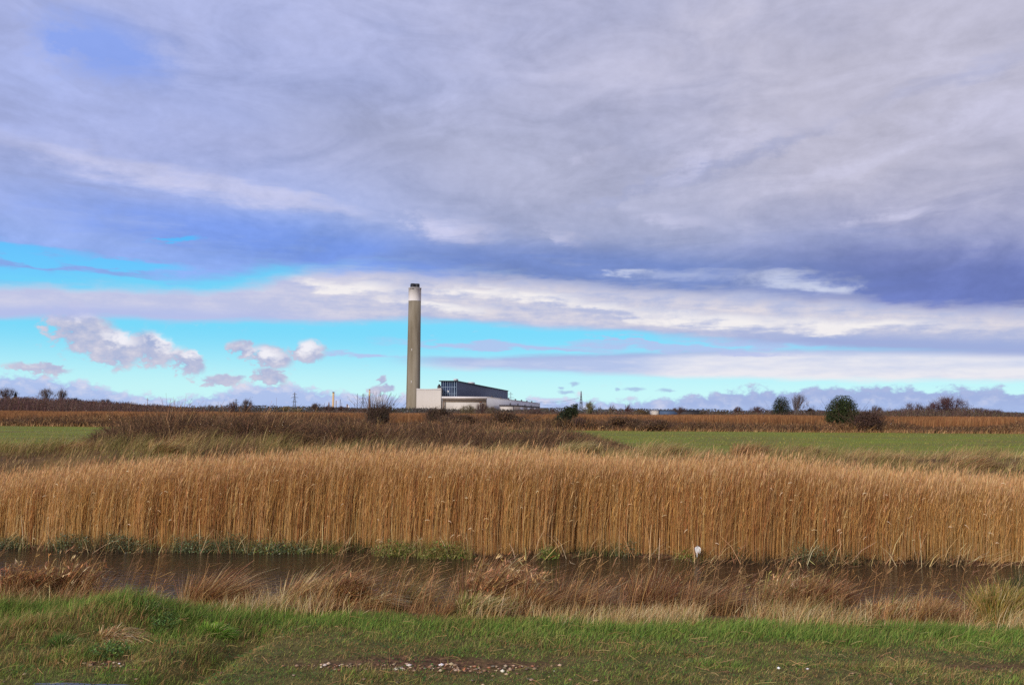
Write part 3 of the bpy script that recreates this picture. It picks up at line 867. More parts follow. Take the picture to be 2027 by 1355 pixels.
def blades(B, h, bend, wd, col, k=4, geo=None, droop=0.35, spread=0.35, curl=1.6, lean0=0.0):
    """Grass blades rooted at B, height h, bending downwind; returns the Geo."""
    n = len(B); g = geo or Geo()
    a = RNG.uniform(0, 2 * math.pi, n)
    d = np.stack([np.cos(a), np.sin(a)], 1) * spread * RNG.random((n, 1)) + WIND[None] * np.asarray(bend).reshape(-1, 1)
    t = np.linspace(0, 1, k)
    h = np.broadcast_to(np.asarray(h, float), (n,))
    m = np.linalg.norm(d, axis=1)
    x = h[:, None] * (t[None] ** curl + lean0 * t[None])
    z = h[:, None] * (t[None] - droop * (m[:, None]) * t[None] ** 2.2)
    P = np.stack([B[:, 0:1] + d[:, 0:1] * x, B[:, 1:2] + d[:, 1:2] * x, B[:, 2:3] - 0.02 + z], 2)
    w = np.asarray(wd, float).reshape(-1, 1) * np.array([1.0, 0.95, 0.7, 0.45, 0.25][-k:] if k > 3 else [1, 0.75, 0.12])[None]
    w[:, -1] *= 0.3
    side = np.stack([-np.sin(a), np.cos(a), 0 * a], 1) * 0.6 + np.stack([np.cos(RNG.uniform(-0.9, 0.9, n)), np.zeros(n), np.zeros(n)], 1) * 0.6
    return g.ribbons(P, w, col, side)


def scatter(n, x0, x1, y0, y1):
    return RNG.uniform(x0, x1, n), RNG.uniform(y0, y1, n)


def roots(x, y): return np.stack([x, y, H(x, y)], 1)


GREEN = [(126, 156, 66), (108, 140, 58), (148, 168, 80), (94, 124, 56), (160, 166, 88)]
OLIVE = [(146, 138, 76), (164, 150, 90), (124, 120, 66), (178, 160, 104)]
STRAW = [(222, 194, 140), (206, 176, 120), (234, 212, 164), (190, 156, 104)]
TAN = [(188, 148, 102), (168, 128, 88), (204, 164, 116), (146, 108, 78)]
RUSSET = [(154, 112, 68), (134, 94, 58), (174, 132, 84), (110, 78, 52), (190, 150, 98)]


def lawn():
    n = 460000
    x, y = scatter(n, -7.5, 7.5, 4.6, 8.1)
    ok = (y < y_lawn(x) + 0.28) & (np.abs(x) < 1.4 + y * 0.68)
    ok &= RNG.random(n) > 0.93 * sst(soil(x, y), 0.15, 0.7)
    x, y = x[ok], y[ok]; n = len(x)
    dry = fbm(x * 1.1 + 5, y * 2.2) * 0.6 + fbm(x * 5, y * 9) * 0.4
    edge = np.exp(-((y - y_lawn(x) + 0.22) / 0.34) ** 2)
    pdry = np.clip(0.16 + sst(dry, 0.42, 0.62) * 0.62 - edge * 0.6, 0.08, 0.9)
    pdry = np.clip(pdry + 0.75 * np.exp(-((x - _md[0] - 0.12) / 0.42) ** 2 - ((y - _md[1] + 0.16) / 0.17) ** 2), 0, .92)
    isd = RNG.random(n) < pdry
    col = pick(GREEN, n, 0.16); col[isd] = pick(OLIVE + TAN[:2], n, 0.18)[isd]
    lush = edge + 0.5 * sst(fbm(x * 2 + 40, y * 3 + 9), 0.55, 0.7)
    col *= (0.82 + 0.5 * fbm(x * 2.2 + 90, y * 3.4))[:, None]
    h = RNG.uniform(0.02, 0.052, n) * (1 + 1.2 * lush) * (0.7 + 0.8 * fbm(x * 3, y * 5))
    left = sst(x, -1.6, -3.2) * sst(y, 5.6, 6.3)
    h *= 1 + 0.9 * left * (0.3 + fbm(x * 4 + 3, y * 6))
    g = blades(roots(x, y), h, RNG.uniform(0.1, 0.9, n), RNG.uniform(0.0016, 0.0032, n), col, k=3, spread=0.9)
    # fallen straws and bits of dead stalk in the sward
    m = 1300
    x, y = scatter(m, -6, 6, 4.8, 7.6); P = roots(x, y)
    a = RNG.uniform(0, 6.28, m); L = RNG.uniform(0.03, 0.14, m)
    Q = np.stack([P + [0, 0, .025], P + np.stack([np.cos(a) * L * .5, np.sin(a) * L * .5, .04 + 0 * a], 1), P + np.stack([np.cos(a) * L, np.sin(a) * L, .03 + .03 * RNG.random(m)], 1)], 1)
    g.ribbons(Q, np.full((m, 3), 0.0013), pick(TAN + OLIVE, m, .2), np.tile([0, 0.4, 0.9], (m, 1)))
    # small round weeds: clover and daisy leaves
    m = 24000
    x, y = scatter(m, -6, 6, 4.8, 7.5); ok = fbm(x * 3 + 70, y * 4 + 20) > 0.5; x, y = x[ok], y[ok]
    g.leaves(roots(x, y) + [0, 0, .03], 0.008, pick([(74, 104, 50), (92, 120, 60), (60, 88, 46)], len(x), .2), up=1.2)
    tag(g.build('lawn_grass', M_GRASS), kind='stuff')


def gravel():
    n = 26000
    x, y = scatter(n, -4.8, 4.8, 4.5, 6.3)
    ok = RNG.random(n) < sst(soil(x, y), 0.12, 0.75) * 0.75 + 0.012
    x, y = x[ok], y[ok]; n = len(x)
    s = RNG.lognormal(math.log(0.0085), 0.5, n); s = np.clip(s, 0.004, 0.017)
    o = np.array([(1, 0, 0), (-1, 0, 0), (0, 1, 0), (0, -1, 0), (0, 0, 1), (0, 0, -1), (.7, .7, .2), (-.7, .6, .3), (.6, -.7, .35), (-.6, -.7, .2)])
    f6 = np.array([(0, 6, 4), (6, 2, 4), (2, 7, 4), (7, 1, 4), (1, 9, 4), (9, 3, 4), (3, 8, 4), (8, 0, 4), (6, 0, 5), (2, 6, 5), (7, 2, 5), (1, 7, 5), (9, 1, 5), (3, 9, 5), (8, 3, 5), (0, 8, 5)])
    a = RNG.uniform(0, 6.28, n); ca, sa = np.cos(a), np.sin(a)
    U = o[None] * RNG.uniform(0.75, 1.25, (n, 10, 1)) * np.stack([s * RNG.uniform(.8, 1.5, n), s, s * RNG.uniform(.45, .8, n)], 1)[:, None]
    V = np.stack([U[..., 0] * ca[:, None] - U[..., 1] * sa[:, None], U[..., 0] * sa[:, None] + U[..., 1] * ca[:, None], U[..., 2]], 2)
    V = V + roots(x, y)[:, None] + np.array([0, 0, 0.55]) * s[:, None, None]
    col = pick([(160, 132, 104), (184, 158, 130), (136, 98, 74), (160, 112, 80), (116, 100, 84), (218, 204, 184), (240, 234, 224)], n, .14, [.27, .2, .18, .10, .17, .055, .025])
    F = (np.arange(n) * 10)[:, None, None] + f6[None]
    g = Geo(); g.add(V.reshape(-1, 3), F.reshape(-1, 3), np.repeat(col, 10, 0))
    # dead leaves and crumbs of earth between the stones
    m = 6000; x, y = scatter(m, -5.5, 5.5, 4.5, 6.2); ok = RNG.random(m) < sst(soil(x, y), .15, .8); x, y = x[ok], y[ok]
    g.leaves(roots(x, y) + [0, 0, .012], 0.014, pick([(150, 102, 68), (176, 118, 70), (96, 70, 50), (128, 106, 66)], len(x), .25), up=1.5)
    tag(g.build('gravel', M_PAINT), kind='stuff')


def bank_grass():
    """The dead grass and stalks along the near bank, too many to count."""
    g = Geo()
    # pale fine fringe at the lawn's edge
    n = 52000
    x = RNG.uniform(-9, 9, n); f = RNG.random(n); y = y_lawn(x) - 0.05 + 0.75 * f
    px = x / y * F + CX
    pale = sst(px, 1000, 1120) * 0.85 + 0.30 + 0.25 * sst(px, 760, 560) * sst(px, 400, 480)
    keep = RNG.random(n) < pale * sst(fbm(x * 2.1, y * 2.6), .33, .62) * 1.2; x, y, px = x[keep], y[keep], px[keep]; n = len(x)
    h = RNG.uniform(0.08, 0.27, n) * (0.35 + 1.2 * fbm(x * 1.7, y + 3))
    col = pick(STRAW + TAN[:1], n, .15); gr = RNG.random(n) < 0.16; col[gr] = pick(OLIVE + GREEN[:2], n, .15)[gr]
    blades(roots(x, y), h, RNG.normal(0.4, 0.35, n), RNG.uniform(.0018, .0032, n), col, 4, g, spread=0.55)
    # hummocks of dead grass down the slope, each of one colour
    for _ in range(210):
        cx = RNG.uniform(-10, 10)
        if cx > .4 and RNG.random() < .5: continue
        dy = .15 + 1.5 * RNG.random() ** 1.5; cy = float(y_lawn(cx)) + dy
        m = int(RNG.uniform(70, 260)); r = RNG.uniform(.06, .22)
        pal = (RUSSET, TAN, RUSSET + TAN, STRAW + TAN[:1], OLIVE + TAN[:2])[RNG.choice(5, p=[.34, .24, .2, .12, .1])]
        a = RNG.uniform(0, 6.28, m); R = r * np.sqrt(RNG.random(m)); x = cx + R * np.cos(a); y = cy + R * np.sin(a) * .7
        hh = RNG.uniform(.12, .34); bd = RNG.uniform(.3, .9)
        blades(roots(x, y), hh * RNG.uniform(.5, 1.15, m), RNG.normal(bd, .3, m), RNG.uniform(.002, .0036, m), pick(pal, m, .2) * RNG.uniform(.75, 1.15), 4, g, spread=.8, droop=.42)
    n = 15000
    x = RNG.uniform(-10, 10, n); y = y_lawn(x) + 0.2 + 2.6 * RNG.random(n)
    blades(roots(x, y), RNG.uniform(.05, .2, n), RNG.normal(.6, .5, n), RNG.uniform(.002, .0034, n), pick(RUSSET + TAN[:2] + [(104, 84, 60)], n, .25), 4, g, spread=1.0, droop=.5)
    # upright thin stalks with side sprays
    n = 1300
    x = RNG.uniform(-9, 9, n); y = y_lawn(x) + RNG.uniform(0.3, 1.2, n)
    keep = fbm(x * 1.3 + 30, y) > 0.47; x, y = x[keep], y[keep]; n = len(x)
    h = RNG.uniform(.25, .6, n); B = roots(x, y); t = np.linspace(0, 1, 4)
    ln = RNG.normal(.28, .16, n)
    P = B[:, None] + np.stack([ln[:, None] * h[:, None] * t[None] ** 1.3, RNG.normal(0, .08, n)[:, None] * h[:, None] * t[None], h[:, None] * t[None]], 2)
    c = pick(RUSSET + TAN[:2], n, .18)
    g.tubes(P, np.array([.0028, .0024, .0018, .001])[None], c)
    for k in range(7):
        q = RNG.uniform(.45, 1, n)[:, None]; A = P[:, 0] * (1 - q) + P[:, 3] * q
        D = RNG.normal(size=(n, 3)) * [.05, .05, .02] + [.04, 0, .03]
        g.ribbons(np.stack([A, A + D * .6, A + D], 1), np.full((n, 3), .0022), c * RNG.uniform(.9, 1.3, (n, 1)))
    tag(g.build('bank_grass', M_DRY), kind='stuff')


def tussock(name, px, basepy, wpx, toppy, dy, pal, label, cat='grass tussock', n=900, bend=0.55, droop=.3, wd=.003, spread=.8, k=5, heads=False, group='clumps along the near bank'):
    if dy < 0: q = hit(px, basepy); y = q[1]
    elif dy > 10: y = dy; q = at(px, basepy, y)
    else:
        y = float(y_lawn((px - CX) / F * 8)) + .15 + dy * 1.5; q = at(px, basepy, y)
    zz = float(H(q[0], y)); c = np.array([q[0], y, zz])
    top = at(px, toppy, y)[2]; h = max(0.12, top - zz); r = wpx / 2 / F * y
    n = int(n * 2.9); wd *= 1.1
    R = np.sqrt(RNG.random(n)) * r * 0.55; a = RNG.uniform(0, 6.28, n)
    B = np.stack([c[0] + np.cos(a) * R, c[1] + np.sin(a) * R * 0.6, np.zeros(n)], 1); B[:, 2] = H(B[:, 0], B[:, 1])
    hh = h * np.clip(RNG.normal(.66, .2, n), .25, 1.25) * (1.2 - 0.6 * (R / r))
    g = Geo(); col = pick(pal, n, .34); br = RNG.random(n) < .12; col[br] = pick(STRAW, n, .12)[br]
    d = np.stack([np.cos(a), np.sin(a)], 1) * spread * (R / r)[:, None] + WIND[None] * RNG.normal(bend, .22, n)[:, None]
    m = np.linalg.norm(d, axis=1)[:, None]; t = np.linspace(0, 1, k)[None]
    lx = hh[:, None] * (t ** 1.35)
    P = np.stack([B[:, 0:1] + d[:, 0:1] * lx, B[:, 1:2] + d[:, 1:2] * lx, B[:, 2:3] - .03 + hh[:, None] * (t - droop * m * t ** 2.4)], 2)
    w = wd * RNG.uniform(.7, 1.3, (n, 1)) * np.linspace(1, .25, k)[None]
    g.ribbons(P, w, col)
    if heads:
        q = RNG.random(n) < .3; E = P[q, -1]; m_ = len(E)
        for _ in range(3):
            D = RNG.normal(size=(m_, 3)) * [.025, .02, .02] + [.02, 0, .012]
            g.ribbons(np.stack([E, E + D * .5, E + D], 1), np.array([[.003, .005, .001]]), col[q] * 1.15)
    root = empty(name, tuple(c), label, cat, group)
    g.build('blades', M_DRY, root)
    # a thatch of short dead leaves round its foot
    m_ = n // 2
    a = RNG.uniform(0, 6.28, m_); R = np.sqrt(RNG.random(m_)) * r * .95
    B = np.stack([c[0] + np.cos(a) * R, c[1] + np.sin(a) * R * .6, np.zeros(m_)], 1); B[:, 2] = H(B[:, 0], B[:, 1])
    blades(B, RNG.uniform(.08, .3, m_) * h * 1.1, RNG.normal(.5, .4, m_), np.full(m_, wd * 1.1), pick(pal, m_, .25), 4, spread=1.0).build('thatch', M_DRY, root)
    return root


def tussocks():
    G1 = GREEN + OLIVE[:2]
    S = STRAW + TAN
    T = tussock
    T('dock_clump', 30, 1200, 120, 1112, .3, RUSSET, 'russet upright dead stalks at the far left of the near bank', 'plant', 520, .35, .12, .0035, .45, heads=True)
    T('dock_clump', 120, 1192, 130, 1098, .5, RUSSET + TAN[:2], 'russet stalks left of the green grassy hump, by the water', 'plant', 520, .40, .14, .0035, .5, heads=True)
    T('grass_tussock', 405, 1190, 170, 1104, .6, RUSSET + TAN, 'broad brown windblown tussock standing just right of the green hump', n=1100, bend=.75)
    T('grass_tussock', 585, 1200, 120, 1110, .5, TAN + STRAW[:2], 'tan tussock with long stalks crossing the water left of centre', n=900, bend=.85, droop=.22)
    T('grass_tussock', 640, 1205, 70, 1100, .35, TAN + RUSSET[:2], 'sparse leaning sheaf whose tips almost reach the far reeds', n=260, bend=1.0, droop=.1)
    T('grass_tussock', 720, 1215, 120, 1140, .35, S, 'pale straw tussock of broad bent leaves left of centre', n=700, bend=.9, droop=.45, wd=.0048)
    T('dock_clump', 670, 1218, 90, 1130, .3, RUSSET, 'reddish dead stalks left of the pale straw tussock', 'plant', 420, .45, .15, .0035, .5, heads=True)
    T('grass_tussock', 790, 1205, 120, 1118, .7, TAN + OLIVE, 'loose olive tan tussock between the straw tussock and the tall centre one', n=520, bend=.7)
    T('grass_tussock', 945, 1215, 130, 1095, .5, TAN + RUSSET[:3], 'tall feathery tan tussock at the centre of the near bank', n=1100, bend=.62, droop=.18, heads=True)
    T('grass_tussock', 930, 1228, 110, 1160, .15, OLIVE + STRAW[:2] + GREEN[:1], 'low yellow green tussock at the foot of the tall centre one', n=800, bend=.6, wd=.004)
    T('grass_tussock', 1040, 1225, 120, 1142, .35, RUSSET + TAN[:2], 'dense brown tussock right of the tall feathery one', n=1000, bend=.4)
    T('grass_tussock', 1135, 1185, 180, 1102, .8, TAN + RUSSET, 'large domed brown tussock with fine swept leaves', n=2000, bend=.75, droop=.55, spread=1.1, wd=.0024)
    T('grass_tussock', 1290, 1192, 150, 1108, .8, RUSSET + [(116, 64, 48), (128, 72, 54), (100, 58, 44)], 'rounded dark red tussock in front of the white scrap', n=1900, bend=.5, droop=.5, spread=1.1, wd=.0024)
    T('grass_tussock', 1385, 1198, 130, 1122, .7, RUSSET + TAN, 'swept brown tussock touching the right of the dark red one', n=1200, bend=.95, droop=.4, wd=.0024)
    T('grass_tussock', 1520, 1192, 90, 1120, .7, OLIVE[:2] + TAN, 'olive tussock with a few long pale stems over the water', n=600, bend=.55, droop=.2, heads=True)
    T('grass_tussock', 1600, 1196, 170, 1128, .6, RUSSET + [(116, 66, 48), (130, 76, 54)], 'wide red brown clump before the open water on the right', n=1900, bend=.4, droop=.25, wd=.0026)
    T('dock_clump', 1760, 1228, 200, 1190, .3, RUSSET, 'low russet weeds along the right part of the bank', 'plant', 1300, .35, .15, .003, .5, heads=True)
    T('grass_tussock', 1850, 1236, 120, 1172, .3, TAN + [(176, 126, 60)], 'orange tan tussock left of the yellow green clump at right', n=900, bend=.35)
    T('grass_tussock', 1975, 1236, 130, 1150, .25, [(150, 140, 66), (176, 152, 80), (118, 116, 56), (190, 160, 96)], 'tall yellow green clump at the right edge of the bank', n=1300, bend=.2, droop=.12, wd=.004)
    T('rush_clump', 2020, 1190, 100, 1120, .9, [(70, 84, 50), (90, 98, 56), (60, 70, 46)], 'dark green rushes by the water at the far right', 'plant', 700, .15, .08, .0032, .35)
    K = 'clumps on the bank behind the reeds'
    for px, tp, w, Y, pal, lb, bd in (
            (150, 868, 150, 27, TAN + RUSSET[:2], 'brown windblown clump at the left end of the dark scrub', .9),
            (330, 862, 130, 26, OLIVE + TAN, 'olive tan clump below the tallest dark scrub on the left', .9),
            (640, 878, 140, 25, STRAW[:2] + TAN + OLIVE, 'pale feathery clump behind the reeds left of the chimney', .8),
            (900, 872, 120, 25, STRAW[:2] + TAN, 'straw coloured clump behind the reeds under the dark hall', .8),
            (1130, 858, 130, 27, OLIVE + STRAW[:2], 'olive straw clump below the windswept evergreen', .85),
            (1300, 862, 140, 28, OLIVE + TAN, 'olive clump where the dark scrub meets the right hand field', .8),
            (1475, 868, 110, 26, TAN + RUSSET[:3], 'brown peaked clump at the near edge of the right hand field', .7),
            (1590, 874, 90, 27, RUSSET + [(120, 96, 66)], 'rounded dark straw hummock at the near edge of the right hand field', 1.1),
            (1745, 888, 140, 25, TAN + OLIVE, 'low tan clump below the round holly', .9),
            (1920, 892, 150, 24, TAN + OLIVE[:2] + RUSSET[:1], 'swept tan clump at the far right behind the reeds', 1.0)):
        T('grass_tussock', px, tp + 30, w, tp - 4, Y, pal, lb, n=900, bend=bd, droop=.4, wd=.006, group=K)
    L = 'clumps in the mown grass'
    T('grass_tussock', 300, 1215, 110, 1178, -.35, [(96, 132, 56), (120, 150, 74), (78, 108, 50)], 'lush green tuft on the right shoulder of the hump', n=1100, bend=.5, droop=.6, wd=.0034, spread=1.2, group=L)
    T('grass_tussock', 385, 1226, 60, 1198, -.3, [(86, 118, 54), (120, 142, 70)], 'small green tuft of long blades right of the hump', n=420, bend=.5, droop=.6, wd=.0036, spread=1.2, group=L)
    T('grass_tussock', 125, 1275, 75, 1243, -.66, [(84, 118, 54), (100, 130, 60), (120, 140, 70)], 'soft dark green tuft in front of the hump', n=800, bend=.3, droop=.6, wd=.0028, spread=1.3, group=L)
    T('grass_tussock', 425, 1252, 100, 1222, -.45, [(120, 160, 54), (140, 170, 70), (98, 140, 48)], 'bright yellow green tuft right of the gully', n=900, bend=.5, droop=.5, wd=.003, spread=1.1, group=L)
    T('straw_heap', 235, 1262, 150, 1222, -.5, STRAW + TAN, 'flattened straw coloured dead grass on the face of the hump', 'grass tussock', 900, 1.0, .72, .0034, 1.2, group=L)
    # broad leaves in the gully
    for px, py, w, h, lb in ((325, 1245, 60, 40, 'broad dark leaves growing in the head of the gully'), (215, 1300, 80, 30, 'low dark leaves around the muddy gully mouth')):
        p = hit(px, py); r = w / 2 / F * p[1]; n = 420
        rt = empty('weed_patch', (p[0], p[1], float(H(p[0], p[1]))), lb, 'weed')
        a = RNG.uniform(0, 6.28, n); R = np.sqrt(RNG.random(n)) * r
        B = np.stack([p[0] + np.cos(a) * R, p[1] + np.sin(a) * R, 0 * a], 1); B[:, 2] = H(B[:, 0], B[:, 1])
        Geo().leaves(B + np.array([0, 0, 1]) * RNG.uniform(.01, .09, (n, 1)), .011, pick([(88, 116, 56), (108, 132, 62), (74, 98, 50)], n, .2), up=.8).build('leaves', M_LEAF, rt)
        blades(B[:200], .07, np.full(200, .2), np.full(200, .002), pick(GREEN, 200), 3).build('stems', M_GRASS, rt)


def reed_top(x, y):             # height the reeds reach above the datum, as the photograph's skyline of reeds
    px = x / y * F + CX
    q = np.interp(px, [-400, 0, 200, 330, 480, 700, 900, 1100, 1300, 1500, 1700, 1850, 2027, 2400], [950, 945, 925, 912, 905, 893, 896, 896, 908, 905, 925, 932, 940, 950])
    hz = 815 + (px - CX) * math.tan(ROLL)
    return EYE[2] - (q - hz) / F * (16.6 + 0 * y)


def reedbed():
    n = 150000
    x = RNG.uniform(-17, 17, n); f = RNG.random(n) ** 1.4; y = y_far(x) + 0.10 + 0.3 * fbm(x * 2.6 + 3, 0 * x + 8, 4) ** 1.5 + 5.0 * f
    cl = fbm(x * 1.6, y * 1.6) * .6 + fbm(x * 6, y * 6) * .4
    keep = (RNG.random(n) < 0.85 + 0.3 * sst(cl, .35, .6)) & (np.abs(x) < 2.5 + y * .62)
    x, y, f, cl = x[keep], y[keep], f[keep], cl[keep]; n = len(x)
    B = roots(x, y); B[:, 2] = np.minimum(B[:, 2], -0.5)
    top = reed_top(x, y) + 0.10 * (fbm(x * .8 + 4, y * .8) - .5) * 2 + RNG.normal(0, .13, n) - .19 - .055 * (y - y_far(x))
    front = np.exp(-((y - y_far(x)) / 0.5) ** 2)
    top -= front * RNG.uniform(0, .35, n)
    h = np.clip(top - B[:, 2], .3, 3)
    t = np.linspace(0, 1, 5)
    ln = RNG.normal(.055, .05, n); ly = RNG.normal(-.01, .05, n)
    P = B[:, None] + np.stack([(ln * h)[:, None] * t[None] ** 1.6, (ly * h)[:, None] * t[None] ** 1.4, h[:, None] * t[None]], 2)
    pal = [(214, 166, 98), (204, 154, 88), (222, 178, 112), (194, 143, 82), (228, 192, 132)]
    tone = fbm(x * .35 + 11, y * .3)
    c = pick(pal, n, .09); rd = RNG.random(n) < sst(tone, .4, .7) * .35; c[rd] = pick([(198, 138, 84), (180, 122, 76), (210, 152, 96)], n, .13)[rd]
    g = Geo()
    R = RNG.uniform(.0019, .0034, n)[:, None] * np.array([1, 1, .9, .75, .4])[None]
    nf = (y - y_far(x)) < 1.5
    g.tubes(P[nf], R[nf], c[nf]); g.ribbons(P[~nf][:, ::2], R[~nf][:, ::2] * 1.5, c[~nf])
    # leaves along the stems
    for k in range(3):
        q = RNG.random(n) < .55; m = q.sum(); s = RNG.uniform(.3, .86, m)[:, None]
        A = P[q, 0] * (1 - s) + P[q, 4] * s; A[:, 0] += (-(s - s ** 1.6) * (ln * h)[q][:, None])[:, 0]
        L = RNG.uniform(.10, .24, m)[:, None]; a = RNG.normal(0.3, 1.0, m)
        D = np.stack([np.cos(a), np.sin(a), 0 * a], 1)
        g.ribbons(np.stack([A, A + D * L * .22 + [0, 0, 1] * L * .7, A + D * L * .5 + [0, 0, 1] * L * .95], 1), np.array([[.0025, .0032, .0008]]), c[q] * RNG.uniform(.85, 1.3, (m, 1)))
    # feathery heads
    q = RNG.random(n) < .5; m = q.sum(); E = P[q, 4]
    for k in range(2):
        L = RNG.uniform(.06, .15, m)[:, None]; D = np.stack([RNG.uniform(.05, .4, m), RNG.normal(0, .12, m), RNG.uniform(.6, 1, m)], 1)
        g.ribbons(np.stack([E - D * L * .3, E + D * L * .4, E + D * L], 1), np.array([[.0025, .0045, .0015]]), pick([(206, 164, 112), (190, 148, 100), (220, 182, 130)], m, .15))
    # pale broken leaves caught in front
    m = 150; x = RNG.uniform(-11, 11, m); y = y_far(x) + RNG.uniform(.0, .25, m); z = RNG.uniform(-.6, .65, m)
    a = RNG.normal(0, .7, m); L = RNG.uniform(.03, .09, m)
    A = np.stack([x, y, z], 1); D = np.stack([np.cos(a) * L, -.02 + 0 * a, -np.sin(a) * L], 1)
    g.ribbons(np.stack([A, A + D * .5 + [0, 0, .012], A + D], 1), np.array([[.0035, .0045, .002]]), pick([(236, 214, 176), (222, 190, 140)], m, .1), np.tile([0, .3, .95], (m, 1)))
    # broken and fallen stems along the water
    m = 1100; x = RNG.uniform(-12, 12, m); y = y_far(x) + RNG.uniform(-.12, .35, m); B = np.stack([x, y, np.full(m, -.76)], 1)
    a = RNG.normal(.9, .9, m); L = RNG.uniform(.15, .7, m)
    D = np.stack([np.cos(a) * .7, RNG.normal(-.1, .15, m), np.abs(np.sin(a)) + .12], 1) * L[:, None]
    g.ribbons(np.stack([B, B + D * .5, B + D * [1.1, 1, .8]], 1), np.array([[.005, .0045, .002]]), pick(TAN + STRAW, m, .2))
    # sedge and added thatch at the reeds' foot, its dark browns painting in shade
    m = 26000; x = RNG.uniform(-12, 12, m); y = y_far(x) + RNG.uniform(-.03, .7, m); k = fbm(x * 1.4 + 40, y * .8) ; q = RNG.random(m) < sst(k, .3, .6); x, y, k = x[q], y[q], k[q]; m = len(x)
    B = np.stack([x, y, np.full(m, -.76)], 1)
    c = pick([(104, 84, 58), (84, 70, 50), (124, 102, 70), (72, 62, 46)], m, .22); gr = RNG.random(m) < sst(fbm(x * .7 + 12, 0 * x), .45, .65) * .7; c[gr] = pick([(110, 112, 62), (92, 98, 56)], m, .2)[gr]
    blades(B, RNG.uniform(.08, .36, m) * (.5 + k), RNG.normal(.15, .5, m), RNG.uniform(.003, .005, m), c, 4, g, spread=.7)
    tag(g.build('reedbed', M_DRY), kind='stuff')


def waterside():
    D = [(108, 122, 86), (130, 142, 104), (88, 102, 70), (150, 156, 118), (98, 100, 66)]
    Bt = [(126, 146, 60), (104, 128, 56), (146, 156, 76)]
    for px, py, w, h, pal, lb in (
            (15, 1082, 70, 34, D, 'dark green waterside plant at the far left under the reeds'),
            (140, 1086, 100, 44, D, 'grey green bushy plant at the water, second from the left'),
            (245, 1088, 120, 44, D, 'broad grey green plant beside the water under the left reeds'),
            (385, 1090, 120, 46, D, 'grey green plant left of the tallest waterside clump'),
            (450, 1090, 80, 48, D[:3], 'tall grey green clump with a pale spray at the water'),
            (545, 1092, 130, 34, D + Bt[:1], 'low mixed green plants at the water left of centre'),
            (640, 1090, 80, 30, Bt[1:2] + OLIVE, 'olive grass fringe where the reeds turn near centre'),
            (790, 1098, 110, 44, Bt[:2] + OLIVE, 'yellow green grass clump under the reeds left of centre'),
            (880, 1102, 110, 44, OLIVE + Bt[:2], 'olive green grass clump at the water just left of centre'),
            (1085, 1102, 44, 30, Bt, 'small bright green plant at the water right of centre'),
            (1250, 1096, 80, 40, D, 'grey green plant left of the white scrap'),
            (1362, 1104, 40, 32, Bt, 'bright green tuft beside the white scrap'),
            (1475, 1106, 80, 42, D, 'grey green plant right of the white scrap'),
            (1630, 1110, 130, 50, D, 'wide grey green plant under the right hand reeds')):
        p = gnd(px, py + 4, WATER_Z); hh = .72 * h / F * p[1]; r = w / 2 / F * p[1]; n = int(11 * w)
        rt = empty('waterside_plant', (p[0], p[1], WATER_Z), lb, 'plant', 'green plants along the far water edge')
        u = RNG.normal(size=(n, 3)); u /= np.linalg.norm(u, axis=1, keepdims=True); rad = RNG.random((n, 1)) ** .33
        lump = .25 + 1.4 * fbm(u[:, 0] * 3.5 + px, u[:, 2] * 2.5, 3)
        Q = u * rad * lump[:, None] * [r, .22, hh]; Q[:, 2] = np.abs(Q[:, 2])
        Geo().leaves(Q + [p[0], p[1] + .12, WATER_Z], .016, pick(pal, n, .28) * .85, up=.3).build('leaves', M_LEAF, rt)
        m = int(4 * w); B = np.stack([p[0] + RNG.uniform(-r, r, m), p[1] + RNG.uniform(.0, .25, m), np.full(m, WATER_Z)], 1)
        blades(B, RNG.uniform(.4, 1.7, m) * hh, RNG.normal(.1, .4, m), np.full(m, .003), pick(pal + OLIVE + TAN[:1], m, .25), 4).build('stems', M_GRASS, rt)
    # scrap of white sheet snagged on a stick
    p = gnd(1379, 1112, WATER_Z); s = 1 / F * p[1]; y = p[1] - .05
    rt = empty('plastic_scrap', (p[0], y, WATER_Z), 'torn scrap of white plastic sheet snagged at the foot of the reeds', 'litter')
    z0 = at(1379, 1079, y)[2]
    u = np.linspace(-1, 1, 17); v = np.linspace(0, 1, 15); Uu, Vv = np.meshgrid(u, v)
    wdt = np.interp(Vv, [0, .1, .3, .6, 1], [1.0, 2.6, 4.4, 5.0, 4.2]) * s
    X = Uu * wdt + (0.6 + 1.6 * np.maximum(Uu, 0)) * Vv * s
    tail = np.interp(Uu, [-1, -.8, -.55, -.2, .0, .2, .45, .75, 1], [11, 19, 23, 21, 13, 12, 17, 15, 9]) * s
    Z = z0 - Vv ** 1.15 * tail - 1.2 * np.abs(Uu) ** 1.5 * s * (1 - Vv)
    Yd = y - .02 - .016 * np.cos(Uu * 11 + Vv * 2.5) * (0.25 + Vv) - .012 * np.sin(Uu * 5 - Vv * 6)
    V = np.stack([p[0] + X, Yd, Z], 2).reshape(-1, 3); k = 17
    i = (np.arange(14)[:, None] * k + np.arange(16)[None]).ravel()
    V2 = V + [0, .006, -.002]; m = len(V)
    Fq = np.stack([i, i + 1, i + k + 1, i + k], 1)
    mesh('sheet', np.vstack([V, V2]), [np.vstack([Fq, Fq[:, ::-1] + m])], solid('white plastic', (226, 224, 220), .5, .1, 30), parent=rt, smooth=True)
    Geo().tubes([[(p[0] - .005, y, WATER_Z - .05), (p[0] + .004, y, z0 + .01)]], np.full((1, 2), .005), lin((120, 96, 70)), 5).build('stick', M_PAINT, rt)


